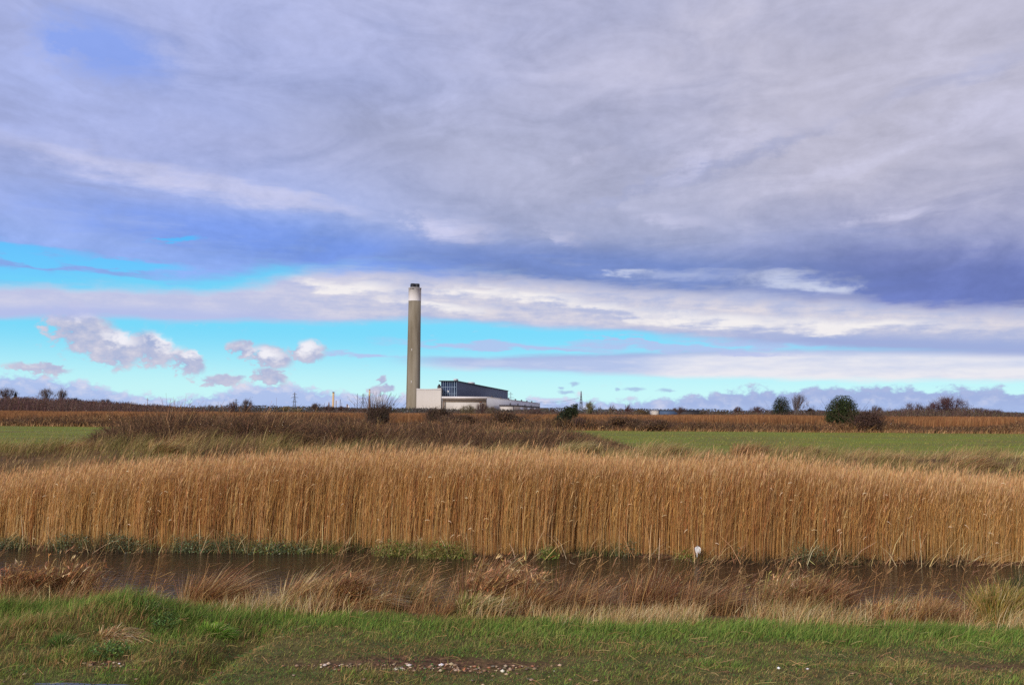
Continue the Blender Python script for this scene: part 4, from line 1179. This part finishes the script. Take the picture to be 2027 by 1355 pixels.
def rough_bank():
    """Wind-combed dead grass on the bank behind the reeds."""
    n = 230000
    x = RNG.uniform(-24, 24, n); y = RNG.uniform(18.6, 36, n)
    lim = np.interp(x / y * F + CX, [0, 150, 260, 1150, 1300, 2027], [33, 34, 34.5, 34.5, 33, 33])
    keep = (np.abs(x) < 3 + y * .62) & (y < lim - 3 + 4 * fbm(x * .4, y * .4)); x, y = x[keep], y[keep]; n = len(x)
    cl = fbm(x * .8 + 3, y * .9); ct = fbm(x * .45 + 60, y * .5 + 7)
    h = (0.19 + 0.58 * sst(cl, .38, .66)) * RNG.uniform(.6, 1.15, n)
    ppx = x / y * F + CX
    h *= np.interp(ppx, [0, 150, 300, 1250, 1500, 2027], [.9, .95, 1.05, 1.0, .95, .85])
    h *= np.interp(y, [20, 26, 30, 34], [1.0, 1, .85, .6])
    col = pick([(186, 156, 104), (170, 138, 90), (202, 174, 120), (150, 120, 82)], n, .18); ol = RNG.random(n) < sst(ct, .38, .56) * .8; col[ol] = pick([(140, 130, 74), (120, 116, 62), (160, 144, 88)], n, .16)[ol]
    ru = RNG.random(n) < sst(fbm(x * .5, y * .6 + 50), .5, .66) * .65; col[ru] = pick([(124, 98, 72), (108, 86, 64), (140, 108, 78)], n, .18)[ru]
    col *= (.8 + .6 * fbm(x * 1.1 + 31, y * .9))[:, None]
    g = blades(roots(x, y), h, RNG.normal(.75, .3, n), RNG.uniform(.004, .008, n), col, 4, spread=.6, droop=.42)
    # taller loose heads
    m = 7000; x = RNG.uniform(-20, 20, m); y = RNG.uniform(22, 33, m); k = fbm(x * .6 + 20, y * .6) > .5; x, y = x[k], y[k]; m = len(x)
    h = RNG.uniform(.5, .9, m) * .75
    blades(roots(x, y), h, RNG.normal(.6, .2, m), np.full(m, .005), pick(TAN + STRAW, m, .15), 4, g, spread=.3, droop=.3)
    tag(g.build('rough_grass', M_DRY), kind='stuff')
    # short tufts over the pasture
    n = 90000; x = RNG.uniform(-62, 62, n); y = 33 + 53 * RNG.random(n) ** 1.4
    keep = np.abs(x) < 4 + y * .62; x, y = x[keep], y[keep]; n = len(x)
    B = roots(x, y) + [0, 0, .03]; t = fbm(x * .25, y * .5)
    col = pick([(132, 150, 58), (116, 136, 52), (150, 160, 70)], n, .16); d = RNG.random(n) < .15 + .75 * sst(t, .44, .58) + .5 * sst(y, 38, 34); col[d] = pick([(170, 158, 80), (158, 146, 74)], n, .15)[d]
    col *= (.55 + 1.15 * fbm(x * .12 + 3, y * .6 + 8, 5))[:, None]
    blades(B, RNG.uniform(.05, .13, n), RNG.normal(.3, .3, n), np.full(n, .014), col, 3, spread=.9).build('pasture_grass', M_GRASS)['kind'] = 'stuff'


def twigs(g, B, h, r, col, lean=.3, spread=.7, k=4, curv=.25):
    n = len(B); t = np.linspace(0, 1, k)[None]
    dx = RNG.normal(lean, spread, n)[:, None]; dy = RNG.normal(0, spread, n)[:, None]; h = np.asarray(h).reshape(-1, 1)
    P = np.stack([B[:, 0:1] + dx * h * t ** 1.2, B[:, 1:2] + dy * h * t ** 1.2, B[:, 2:3] + h * (t - curv * (np.abs(dx)) * t ** 2)], 2)
    g.tubes(P, np.asarray(r, float).reshape(-1, 1) * np.linspace(1, .4, k)[None], col)
    return P


BRAM = [(106, 80, 60), (92, 70, 54), (124, 96, 70), (78, 60, 48), (138, 106, 72)]


def thicket():
    """Bare bramble scrub on the bank in front of the field."""
    n = 70000; x = RNG.uniform(-17, 6, n); y = 28.5 + 10.5 * RNG.random(n) ** .8; ppx = x / y * F + CX
    hp = np.interp(ppx, [150, 230, 330, 430, 700, 900, 1100, 1200, 1290], [.0, .95, 1.5, 1.3, 1.0, 1.15, .95, .6, .0])
    hp = hp * sst(y, 28, 31); keep = RNG.random(n) < sst(hp, .05, .5) * sst(fbm(x * .6 + 8, y * .7), .22, .5); x, y, hp = x[keep], y[keep], hp[keep]; n = len(x)
    B = roots(x, y); B[:, 2] -= .05
    h = hp * RNG.uniform(.35, 1.05, n) * (.4 + 1.2 * fbm(x * .9, y * .9))
    g = Geo(); P = twigs(g, B, h, RNG.uniform(.006, .011, n), pick(BRAM, n, .2), .25, .6)
    for _ in range(2):
        s = RNG.uniform(.3, 1, n)[:, None]; A = P[:, 0] * (1 - s) + P[:, 3] * s
        twigs(g, A, RNG.uniform(.1, .3, n), np.full(n, .006), pick(BRAM, n, .2), .15, .9, 3)
    m = 30000; q = RNG.integers(0, n, m); s = RNG.uniform(.3, 1, m)[:, None]
    g.leaves(P[q, 0] * (1 - s) + P[q, 3] * s + RNG.normal(0, .06, (m, 3)), .028, pick(BRAM + [(98, 92, 60), (130, 92, 64)], m, .25))
    m = 2600; q = RNG.integers(0, n, m); B = roots(x[q], y[q]); hh = hp[q] * RNG.uniform(1.0, 1.35, m)
    twigs(g, B, hh, np.full(m, .008), pick(TAN + BRAM, m, .2), .35, .35)
    tag(g.build('bramble_thicket', M_TWIG), kind='stuff')


def hedge_band():
    """The dark scrub along the far side of the field."""
    g = Geo(); n = 46000
    x = RNG.uniform(-66, 66, n); y = RNG.uniform(86, 94, n); ppx = x / y * F + CX
    hp = np.interp(ppx, [-200, 0, 60, 180, 330, 420, 560, 700, 780, 1000, 1180, 1320, 1500, 1700, 2027, 2300], [.75, .75, 1.15, 1.25, 1.35, 1.1, 1.1, 1.0, .8, 1.0, .9, .95, .9, 1.0, 1.2, 1.2])
    h = hp * (.1 + 2.0 * fbm(x * .16, y * .25, 4) ** 1.3) * RNG.uniform(.55, 1.1, n)
    B = roots(x, y)
    col = pick(BRAM + [(84, 62, 46)], n, .22); tn = RNG.random(n) < .12 + .5 * sst(fbm(x * .12 + 9, y * .3), .5, .7); col[tn] = pick(TAN[:2] + RUSSET[:2], n, .15)[tn]
    P = twigs(g, B, h, RNG.uniform(.016, .028, n), col, .2, .55, 3)
    m = 52000; q = RNG.integers(0, n, m); s = RNG.uniform(.2, 1, m)[:, None]
    g.leaves(P[q, 0] * (1 - s) + P[q, 2] * s + RNG.normal(0, .1, (m, 3)), .06, col[q] * RNG.uniform(.75, 1.25, (m, 1)))
    # light dead grass along its foot
    m = 9000; x = RNG.uniform(-60, 60, m); y = RNG.uniform(84.5, 87, m)
    blades(roots(x, y), RNG.uniform(.25, .6, m), RNG.normal(.4, .3, m), np.full(m, .014), pick(TAN + RUSSET[:2], m, .18), 3, g)
    tag(g.build('hedge_scrub', M_TWIG), kind='stuff')
    # golden reeds behind it
    g = Geo(); n = 220000
    x = RNG.uniform(-125, 125, n); y = RNG.uniform(97, 168, n); keep = np.abs(x) < 6 + y * .6; x, y = x[keep], y[keep]; n = len(x)
    ppx = x / y * F + CX
    top = np.interp(ppx, [-200, 0, 300, 420, 800, 1100, 1500, 2027, 2300], [1.38, 1.36, 1.4, 1.42, 1.42, 1.45, 1.6, 1.58, 1.58])
    h = (top - .1) * RNG.uniform(.74, 1.06, n) * (.82 + .36 * fbm(x * .11, y * .11))
    c = pick([(172, 122, 76), (156, 106, 66), (186, 136, 88), (138, 94, 62)], n, .10); c *= (.42 + .7 * fbm(x * .06 + 7, y * .09))[:, None]
    B = roots(x, y); t = np.linspace(0, 1, 3)[None]
    P = np.stack([B[:, 0:1] + RNG.normal(.08, .06, (n, 1)) * h[:, None] * t ** 1.5, B[:, 1:2] + 0 * t, B[:, 2:3] + h[:, None] * t], 2)
    g.ribbons(P, RNG.uniform(.012, .028, (n, 1)) * np.array([[1, 1, .5]]), c, np.stack([np.cos(RNG.uniform(-.8, .8, n)), np.sin(RNG.uniform(-.8, .8, n)), np.zeros(n)], 1))
    tag(g.build('far_reedbed', M_DRY), kind='stuff')


DARKG = [(48, 56, 38), (58, 66, 42), (40, 46, 34), (68, 76, 48)]
HOLLY = [(50, 62, 32), (62, 74, 38), (42, 50, 30), (74, 82, 44)]


def bush(name, px, toppy, wpx, Y, pal, label, cat='bush', lean=.15, nl=None, nt=None, leaf=None, spiky=.25, twig=None, grp=None, ball=False, flat=1.0):
    """A bush or small leafy tree: stems from the ground and lumpy foliage round them."""
    p = at(px, toppy, Y); gz = float(H(p[0], Y)); h = p[2] - gz; r = wpx / 2 / F * Y
    u = 1 / F * Y                                            # one photograph pixel
    root = empty(name, (p[0], Y, gz), label, cat, grp)
    nl = nl or int(min(9000, 26 * wpx * max(8, h / u) * .5)); nt = nt or int(6 * wpx)
    leaf = leaf or max(.03, .8 * u)
    nb = 9
    cs = np.stack([RNG.uniform(-.55, .55, nb) * r, RNG.uniform(-.5, .5, nb) * r, RNG.uniform(.32, .74, nb) * h], 1)
    cs[:, 0] += lean * cs[:, 2]; rs = RNG.uniform(.34, .52, nb)
    cs[0] = (lean * h * .45, 0, h * .46); rs[0] = .75
    if ball:
        a_ = np.arange(nb) * 2 * math.pi / nb
        cs = np.stack([.34 * r * np.cos(a_), .2 * r * np.sin(2 * a_), h * (.5 + .26 * np.sin(a_))], 1); rs = RNG.uniform(.5, .6, nb); cs[0] = (0, 0, .5 * h); rs[0] = .78
    b = RNG.integers(0, nb, nl); b[: nl // 3] = 0
    d = RNG.normal(size=(nl, 3)); d /= np.linalg.norm(d, axis=1, keepdims=True)
    rad = RNG.random((nl, 1)) ** .45 * (.7 + .5 * fbm(d[:, 0:1] * 3 + b[:, None] * 7, d[:, 2:3] * 3, 3))
    Q = cs[b] + d * rad * rs[b][:, None] * np.array([r * .95, r * .8, h * .62 * flat])
    Q[:, 2] = np.where(Q[:, 2] < .02, RNG.uniform(.02, .25, nl) * h, Q[:, 2]); Q[:, 2] = np.minimum(Q[:, 2], h * 1.02)
    tone = .75 + .5 * fbm(Q[:, 0] / (r + .01) * 2.5, Q[:, 2] / h * 2.5, 3)
    Geo().leaves(Q + [p[0], Y, gz], leaf, pick(pal, nl, .18) * tone[:, None]).build('foliage', M_LEAF, root)
    g = Geo(); B = np.tile([p[0], Y, gz], (nt, 1)) + RNG.normal(size=(nt, 3)) * [r * .3, r * .2, 0]
    tw = twig or max(.015, .22 * u)
    t = np.linspace(0, 1, 4)[None]
    a = RNG.normal(0, .42, nt); hh = h * RNG.uniform(.55, 1.0 + spiky, nt) * np.cos(np.clip(a, -1.2, 1.2)) ** .6
    P = np.stack([B[:, 0:1] + (np.tan(np.clip(a, -.9, .9))[:, None] * .8 * r / max(h * .5, .01) + lean) * hh[:, None] * t ** 1.25, B[:, 1:2] + RNG.normal(0, .25, (nt, 1)) * hh[:, None] * t, B[:, 2:3] + hh[:, None] * t], 2)
    sc = pick([(92, 72, 60), (76, 60, 52), (112, 90, 74)], nt, .2)
    g.tubes(P, tw * np.linspace(1, .35, 4)[None], sc)
    g.build('stems', M_TWIG, root)
    return root


def bare_tree(name, px, toppy, wpx, Y, pal, label, cat='tree', lean=.1, n1=16, n2=320, n3=1200, grp='trees on the skyline', leafy=0, thick=1.1, low=.22):
    """A leafless tree: trunk and limbs, and a crown of twigs."""
    if name == 'thorn_tree' and not leafy: leafy = int(22 * wpx)
    p = at(px, toppy, Y); gz = float(H(p[0], Y)); h = p[2] - gz; r = wpx / 2 / F * Y; u = Y / F * thick
    root = empty(name, (p[0], Y, gz), label, cat, grp)
    O = np.array([p[0], Y, gz]); g = Geo()
    g.tubes([[O - [0, 0, .2], O + [lean * h * .1, 0, h * low], O + [lean * h * .25, 0, h * .5]]], np.array([[.6, .5, .3]]) * u, lin(pal[0]), 6)
    def limb(A, E, bow, R, col, k=4):
        t = np.linspace(0, 1, k)[None, :, None]
        P = A[:, None] * (1 - t) + E[:, None] * t; P[:, :, 2] += (bow[:, None] * (t[0, :, 0] * (1 - t[0, :, 0]))[None] * 4)
        g_.tubes(P, R * np.linspace(1, .45, k)[None], col); return P
    g_ = g
    s = RNG.uniform(.6, 1.9, n1); A = O + np.stack([lean * h * .12 * s, 0 * s, h * low * s], 1)
    th = RNG.uniform(0, 6.28, n1); ph = np.sqrt(RNG.random(n1))
    E = O + np.stack([np.cos(th) * ph * r * .72 + lean * h * .6, np.sin(th) * ph * r * .6, h * (.55 + .33 * np.sqrt(np.clip(1 - ph ** 2, 0, 1)) * RNG.uniform(.7, 1.1, n1))], 1)
    P1 = limb(A, E, RNG.normal(0, .03, n1) * h, np.full((n1, 1), .26 * u), pick(pal, n1, .15))
    g.build('trunk', M_TWIG, root)
    g_ = Geo()
    q = RNG.integers(0, n1, n2); k = RNG.integers(1, 4, n2); A2 = P1[q, k]
    dr = A2 - (O + [0, 0, h * .3]); dr /= np.linalg.norm(dr, axis=1, keepdims=True) + 1e-6
    E2 = A2 + (dr * .8 + RNG.normal(0, .5, (n2, 3)) * [1, 1, .7] + [lean * .6, 0, .45]) * (np.array([.34, .34, .24]) * [r, r, h]) * RNG.uniform(.5, 1.2, (n2, 1))
    lim = O[2] + h * (.98 - .45 * np.clip(np.abs(E2[:, 0] - O[0] - lean * h * .5) / r, 0, 1.2) ** 2); E2[:, 2] = np.minimum(E2[:, 2], lim * 1.0 + RNG.normal(0, .03, n2) * h)
    P2 = limb(A2, E2, RNG.normal(0, .02, n2) * h, np.full((n2, 1), .14 * u), pick(pal, n2, .18))
    q = RNG.integers(0, n2, n3); k = RNG.integers(1, 4, n3); A3 = P2[q, k]
    E3 = A3 + (RNG.normal(0, .55, (n3, 3)) + [lean, 0, .55]) * (np.array([.17, .17, .13]) * [r, r, h]) * RNG.uniform(.5, 1.3, (n3, 1))
    P3 = limb(A3, E3, 0 * np.arange(n3), np.full((n3, 1), .085 * u), pick(pal, n3, .2), 3)
    if leafy: g_.leaves(P3[RNG.integers(0, n3, leafy), RNG.integers(0, 3, leafy)] + RNG.normal(0, .3 * u, (leafy, 3)), .5 * u, pick(pal, leafy, .2))
    g_.build('crown', M_TWIG, root)
    return root


def skyline():
    BR = [(104, 82, 74), (88, 68, 64), (122, 98, 86), (76, 60, 58)]
    GY = [(118, 108, 106), (134, 122, 116), (98, 90, 92)]
    PU = [(96, 64, 66), (84, 56, 60), (116, 80, 76)]
    OLB = [(128, 118, 84), (110, 100, 72), (142, 130, 96)]
    T, B = bare_tree, bush
    S = 'trees on the skyline'
    # left, from the frame's edge inwards
    T('bare_tree', 14, 769, 46, 300, BR, 'bare tree at the left edge of the skyline, beside a small dark conifer', lean=.05)
    # conifer
    p = at(31, 776, 290); gz = float(H(p[0], 290)); h = p[2] - gz; u = 290 / F
    rt = empty('conifer', (p[0], 290, gz), 'small dark pointed conifer at the far left of the skyline', 'tree', S)
    Geo().tubes([[(p[0], 290, gz - .2), (p[0], 290, p[2])]], np.array([[.25, .04]]), lin((80, 62, 50)), 6).build('trunk', M_TWIG, rt)
    n = 2600; t = RNG.random(n) ** .6; a = RNG.uniform(0, 6.28, n); R = np.sqrt(RNG.random(n)) * (t * .9 + .1) * 7.5 * u * np.where(t < .75, 1, .9)
    Geo().leaves(np.stack([p[0] + np.cos(a) * R, 290 + np.sin(a) * R, p[2] - t * h * .85], 1), .14, pick([(40, 44, 40), (52, 54, 46), (34, 38, 36)], n, .2)).build('crown', M_LEAF, rt)
    T('bare_tree', 93, 770, 42, 280, GY + BR[:1], 'larger left one of two fan shaped bare trees on the left skyline', lean=.0, n3=int(1000 * 1.25))
    T('bare_tree', 122, 772, 30, 280, GY, 'right one of two fan shaped bare trees on the left skyline', lean=.02, n3=int(800 * 1.25))
    T('bare_tree', 52, 786, 34, 270, BR, 'low bare tree between the conifer and the fan shaped trees')
    T('bare_tree', 150, 788, 36, 285, BR, 'small twiggy tree just right of the two fan shaped trees')
    B('evergreen_bush', 182, 792, 30, 290, DARKG, 'first dark evergreen bump right of the fan shaped trees', grp=S)
    T('bare_tree', 207, 790, 28, 295, BR, 'little ragged bare tree between two dark evergreen bumps', lean=.2)
    B('evergreen_bush', 232, 796, 20, 300, DARKG, 'squarish dark evergreen on the left skyline', grp=S)
    B('evergreen_bush', 250, 798, 22, 300, [(70, 66, 52), (84, 74, 58)], 'brownish evergreen right of the squarish dark one', grp=S)
    B('evergreen_bush', 270, 800, 20, 300, DARKG, 'last low dark evergreen before the utility pole', grp=S)
    T('bare_tree', 300, 802, 34, 240, BR, 'low brown thorn bush at the foot of the utility pole', 'bush')
    T('bare_tree', 335, 803, 40, 240, BR, 'broad low thorn bush right of the utility pole', 'bush')
    B('evergreen_bush', 372, 808, 26, 330, [(60, 62, 52), (74, 72, 58)], 'small grey green bush where the left rise ends', grp=S)
    for px, tp, w, lb in ((398, 803, 22, 'leftmost tree of the pale bare row left of the round bush'), (414, 801, 20, 'second tree of the pale bare row left of the round bush'), (428, 802, 18, 'third tree of the pale bare row left of the round bush'), (442, 803, 18, 'last tree of the pale bare row, nearest the round bush')):
        T('bare_tree', px, tp, w, 520, GY, lb, n2=120, n3=int(400 * 1.25), thick=.8)
    T('thorn_tree', 462, 797, 34, 170, BR, 'left half of a dark round thorn thicket below a faint pylon', lean=-.05, n3=int(900 * 1.25), low=.12)
    T('thorn_tree', 484, 793, 36, 165, BR + [(96, 92, 70)], 'windswept right half of the round thorn thicket on the left', lean=.25, n3=int(1000 * 1.25), low=.12)
    T('bare_tree', 566, 804, 32, 420, OLB, 'rounded olive bare tree at the foot of the three armed pylon', n3=int(600 * 1.25))
    T('bare_tree', 590, 808, 26, 400, OLB, 'small pale bush right of the three armed pylon', 'bush', n3=int(400 * 1.25))
    T('thorn_tree', 627, 799, 34, 260, BR + OLB[:1], 'twiggy grey thorn left of the thick sandy chimney', lean=.1, n3=int(900 * 1.25), low=.12)
    T('thorn_tree', 650, 803, 28, 255, BR, 'lower thorn in front of the latticed cone', lean=.15, low=.12)
    T('thorn_tree', 676, 805, 30, 260, BR, 'low dark thorn right of the thick sandy chimney', lean=.15, low=.12)
    T('bare_tree', 698, 808, 22, 500, BR, 'small scrubby tree left of the tall dark mast', 'bush', n3=int(300 * 1.25))
    T('bare_tree', 718, 808, 26, 480, BR, 'scrubby tree between the mast and the big dark bush', 'bush', n3=int(300 * 1.25))
    # the big bush before the refinery
    B('thorn_bush', 747, 796, 62, 88, [(78, 68, 56), (92, 80, 64), (62, 54, 48)], 'large dark round bush with upright spikes left of the tall chimney', lean=.05, nl=5200, nt=420, spiky=.45, leaf=.055, twig=.016)
    B('evergreen_bush', 778, 811, 16, 400, DARKG, 'small dark bush between the big spiky bush and the chimney', grp=S)
    # before the buildings
    B('bramble_bush', 868, 806, 66, 95, [(92, 70, 54), (106, 82, 60), (84, 76, 50), (70, 54, 46)], 'rounded brown bramble bush before the beige block', nt=260, spiky=.15, leaf=.06)
    T('thorn_tree', 925, 803, 46, 180, OLB + BR[:1], 'pale twiggy bush before the white shed', 'bush', lean=.05, n3=int(900 * 1.25), low=.1)
    T('thorn_tree', 952, 799, 36, 175, BR + PU[:1], 'darker reddish bush before the right end of the white shed', 'bush', n3=int(900 * 1.25), low=.1)
    T('thorn_tree', 972, 806, 34, 172, OLB + BR, 'low brown bush before the corner of the white shed', 'bush', n3=int(600 * 1.25), low=.1)
    B('bramble_bush', 905, 818, 90, 90, BRAM, 'low dark bramble mound before the white shed', nt=300, spiky=.2, leaf=.06)
    B('bramble_bush', 1000, 812, 96, 90, BRAM, 'broad dark bramble mound before the grey shed', nt=320, spiky=.2, leaf=.06)
    T('thorn_tree', 1056, 810, 50, 190, BR + PU[:1], 'low reddish brown thorn at the far end of the sheds', 'bush', n3=int(600 * 1.25), low=.1)
    T('bare_tree', 1092, 809, 16, 300, BR, 'tiny bare tree right of the small brown block', 'bush', n3=int(200 * 1.25))
    # windswept evergreen: lobes that step up to the right
    rt = B('windswept_evergreen', 1114, 812, 36, 88, DARKG, 'dark evergreen bush pushed over by the wind, right of the sheds', lean=.25, nl=3000, spiky=.0, leaf=.055, nt=60)
    c0 = np.array(rt.location); u = 88 / F
    Q, Cc = [], []
    for dx, dz, rx, rz in ((-2, 17, 13, 12), (6, 22, 14, 12), (14, 30, 12, 10), (22, 38, 8, 8), (10, 34, 10, 8), (24, 28, 8, 10), (-8, 10, 12, 10), (12, 10, 14, 10), (27, 42, 4, 5)):
        m = int(rx * rz * 7); d = RNG.normal(size=(m, 3)); d /= np.linalg.norm(d, axis=1, keepdims=True); d *= RNG.random((m, 1)) ** .4
        Q.append(c0 + np.array([dx, 0, dz + 6]) * u + d * np.array([rx, rx * .8, rz]) * u); 
    Q = np.concatenate(Q); Q[:, 2] = np.maximum(Q[:, 2], c0[2] + .03); Geo().leaves(Q, .055, pick(DARKG, len(Q), .22)).build('swept_foliage', M_LEAF, rt)
    T('thorn_tree', 1142, 826, 40, 87, BR, 'bare twiggy bramble on the right of the windswept evergreen', 'bush', lean=.2, n3=int(500 * 1.25), low=.1, thick=.7)
    T('leafy_tree', 1166, 798, 34, 210, OLB + [(132, 132, 92)], 'pale olive tree at the foot of the dark lattice pylon', lean=.1, n3=int(900 * 1.25), leafy=1300)
    T('bare_tree', 1186, 806, 14, 260, GY, 'small grey tree right of the pale olive tree', n2=100, n3=int(300 * 1.25))
    T('bare_tree', 1205, 802, 22, 230, OLB + BR, 'windswept little tree leaning right, right of the lattice pylon', lean=.45, n2=130, n3=int(400 * 1.25))
    B('bramble_bush', 1232, 822, 92, 88, BRAM, 'dark bramble mound right of the windswept evergreen', nt=320, spiky=.2, leaf=.06)
    B('bramble_bush', 1292, 829, 76, 86, BRAM, 'lower bramble mound tailing off before the green field', nt=260, spiky=.2, leaf=.06)
    T('thorn_tree', 1240, 802, 22, 220, PU, 'small dark pointed bush above the bramble mound', lean=.2, n2=130, n3=int(400 * 1.25))
    B('scrub_bush', 1266, 809, 46, 215, [(112, 92, 64), (98, 80, 58), (124, 108, 74)], 'rounded tan bush left of the cream shed', nt=160, spiky=.2)
    T('bare_tree', 1343, 805, 34, 420, BR, 'bare bushy tree above the blue grey shed', n3=int(600 * 1.25))
    B('scrub_bush', 1392, 812, 18, 430, [(84, 76, 66), (98, 88, 72)], 'small dark bush at the right end of the blue grey shed', grp=S)
    B('scrub_bush', 1425, 813, 26, 420, [(88, 80, 70), (104, 92, 78)], 'low grey brown bush right of the blue grey shed', grp=S)
    T('bare_tree', 1460, 805, 24, 380, BR, 'small bare tree midway between the shed and the dark evergreen', n3=int(500 * 1.25))
    T('bare_tree', 1500, 805, 46, 330, BR + PU[:1], 'wide bare thorn left of the dark evergreen tree', n3=int(900 * 1.25))
    # evergreen and the bare tree behind it
    rt = B('holm_oak', 1547, 784, 54, 200, DARKG, 'dark evergreen tree joined to a pale bare tree on the right', 'tree', lean=.08, ball=True, nl=8000, spiky=.0, nt=60)
    T('bare_tree', 1572, 782, 42, 202, GY, 'pale leaning bare tree touching the dark evergreen', lean=.3, n3=int(1000 * 1.25))
    B('scrub_bush', 1602, 806, 24, 205, [(64, 56, 52), (76, 66, 58)], 'small dark bush right of the pale leaning tree', grp=S)
    T('bare_tree', 1625, 812, 24, 300, BR, 'low twiggy bush left of the round holly', 'bush', n3=int(300 * 1.25))
    rt = B('holly_tree', 1668, 784, 94, 89, HOLLY, 'round dense green holly at the edge of the right hand field', 'tree', lean=.0, nl=16000, nt=90, spiky=.0, leaf=.06, ball=True)
    B('bramble_bush', 1715, 812, 74, 87, [(86, 64, 56), (74, 56, 50), (98, 74, 62)], 'dark brown bush leaning against the right of the holly', nt=320, spiky=.25, leaf=.055, lean=.15)
    T('bare_tree', 1728, 803, 34, 260, BR, 'windswept bare tree behind the brown bush by the holly', lean=.35, n3=int(600 * 1.25))
    B('scrub_bush', 1770, 811, 50, 250, [(112, 84, 68), (98, 74, 62)], 'low tawny scrub left of the peaked brown bush', nt=160, grp=S)
    T('thorn_tree', 1804, 797, 50, 230, BR + PU[:1], 'peaked brown thorn left of the big purplish one', lean=.1, n3=int(1000 * 1.25), low=.1)
    T('thorn_tree', 1880, 788, 88, 225, PU + BR[:1], 'big domed purplish bare thorn at right', lean=.0, n3=4200, n2=600, n1=26, low=.1)
    T('thorn_tree', 1842, 800, 30, 228, BR, 'small ragged thorn tucked against the left of the purplish dome', lean=.1, n3=int(500 * 1.25), low=.1)
    for px, tp, w, lb in ((1935, 808, 50, 'brown thorn nearest the purplish dome in the sloping hedge'), (1968, 811, 46, 'middle brown thorn of the sloping hedge at right'), (1996, 816, 34, 'lowest brown thorn ending the sloping hedge at right')):
        T('thorn_tree', px, tp, w, 215, BR, lb, 'bush', n3=int(700 * 1.25), low=.1)
    T('thorn_tree', 2022, 820, 20, 215, BR, 'last small thorn at the right edge of the skyline', 'bush', n3=int(300 * 1.25), low=.1)
    # brown mass of scrub that fills the left rise, and far woods along the horizon
    g = Geo(); n = 30000; x = RNG.uniform(-190, -40, n); y = RNG.uniform(175, 300, n); ppx = x / y * F + CX
    k = (ppx < 420) & (ppx > -260); x, y, ppx = x[k], y[k], ppx[k]; n = len(x)
    tp = np.interp(ppx, [-260, 0, 60, 130, 200, 280, 350, 420], [782, 783, 785, 787, 793, 798, 804, 811]) + 10 * (.5 - fbm(ppx * .05, y * .02))
    zt = EYE[2] + (815 + (ppx - CX) * math.tan(ROLL) - tp) / F * y; gz = H(x, y); h = np.clip(zt - gz, .4, 6) * RNG.uniform(.5, 1.03, n)
    twigs(g, np.stack([x, y, gz], 1), h, np.full(n, .05), pick(BR + PU[:1] + [(96, 72, 56)], n, .22), .1, .3, 3)
    z = gz + h * RNG.uniform(.5, 1, n); g.leaves(np.stack([x, y, z], 1), .17, pick(BR + [(90, 70, 56)], n, .25))
    tag(g.build('scrub_woodland', M_TWIG), kind='stuff')
    g = Geo(); n = 60000; y = RNG.uniform(190, 270, n); x = RNG.uniform(-.42, .66, n) * y; ppx = x / y * F + CX
    tp = np.interp(ppx, [280, 400, 560, 700, 800, 980, 1100, 1265, 1290, 1385, 1405, 1500, 1620, 1750, 1900, 2000, 2100], [805, 810, 811, 809, 813, 810, 811, 811, 819, 819, 812, 812, 811, 807, 803, 813, 815]) + 5 - 12 * (fbm(ppx * .03, y * .03, 4) - .3)
    zt = EYE[2] + (815 + (ppx - CX) * math.tan(ROLL) - tp) / F * y; gz = H(x, y); h = np.clip(zt - gz, .3, 5) * RNG.uniform(.4, 1.03, n)
    twigs(g, np.stack([x, y, gz], 1), h, np.full(n, .04), pick(BR + OLB[:1] + [(96, 72, 56)], n, .24), .15, .3, 3)
    z = gz + h * RNG.uniform(.4, 1, n); g.leaves(np.stack([x, y, z], 1), .13, pick(BR + [(90, 76, 58), (84, 80, 60)], n, .28))
    tag(g.build('thorn_scrub', M_TWIG), kind='stuff')
    g = Geo(); n = 90000; x = RNG.uniform(-900, 900, n); y = RNG.uniform(850, 1100, n)
    hh = (3.0 + 5.5 * fbm(x * .02, y * .004, 4) ** 1.5); z = RNG.random(n) ** 1.3 * hh
    g.leaves(np.stack([x, y, z], 1), .8, pick([(82, 76, 70), (70, 70, 62), (92, 82, 76), (66, 72, 58)], n, .2))
    tag(g.build('far_woods', M_LEAF), kind='stuff')


lawn(); gravel(); bank_grass(); tussocks(); reedbed(); waterside(); rough_bank(); thicket(); hedge_band(); skyline()
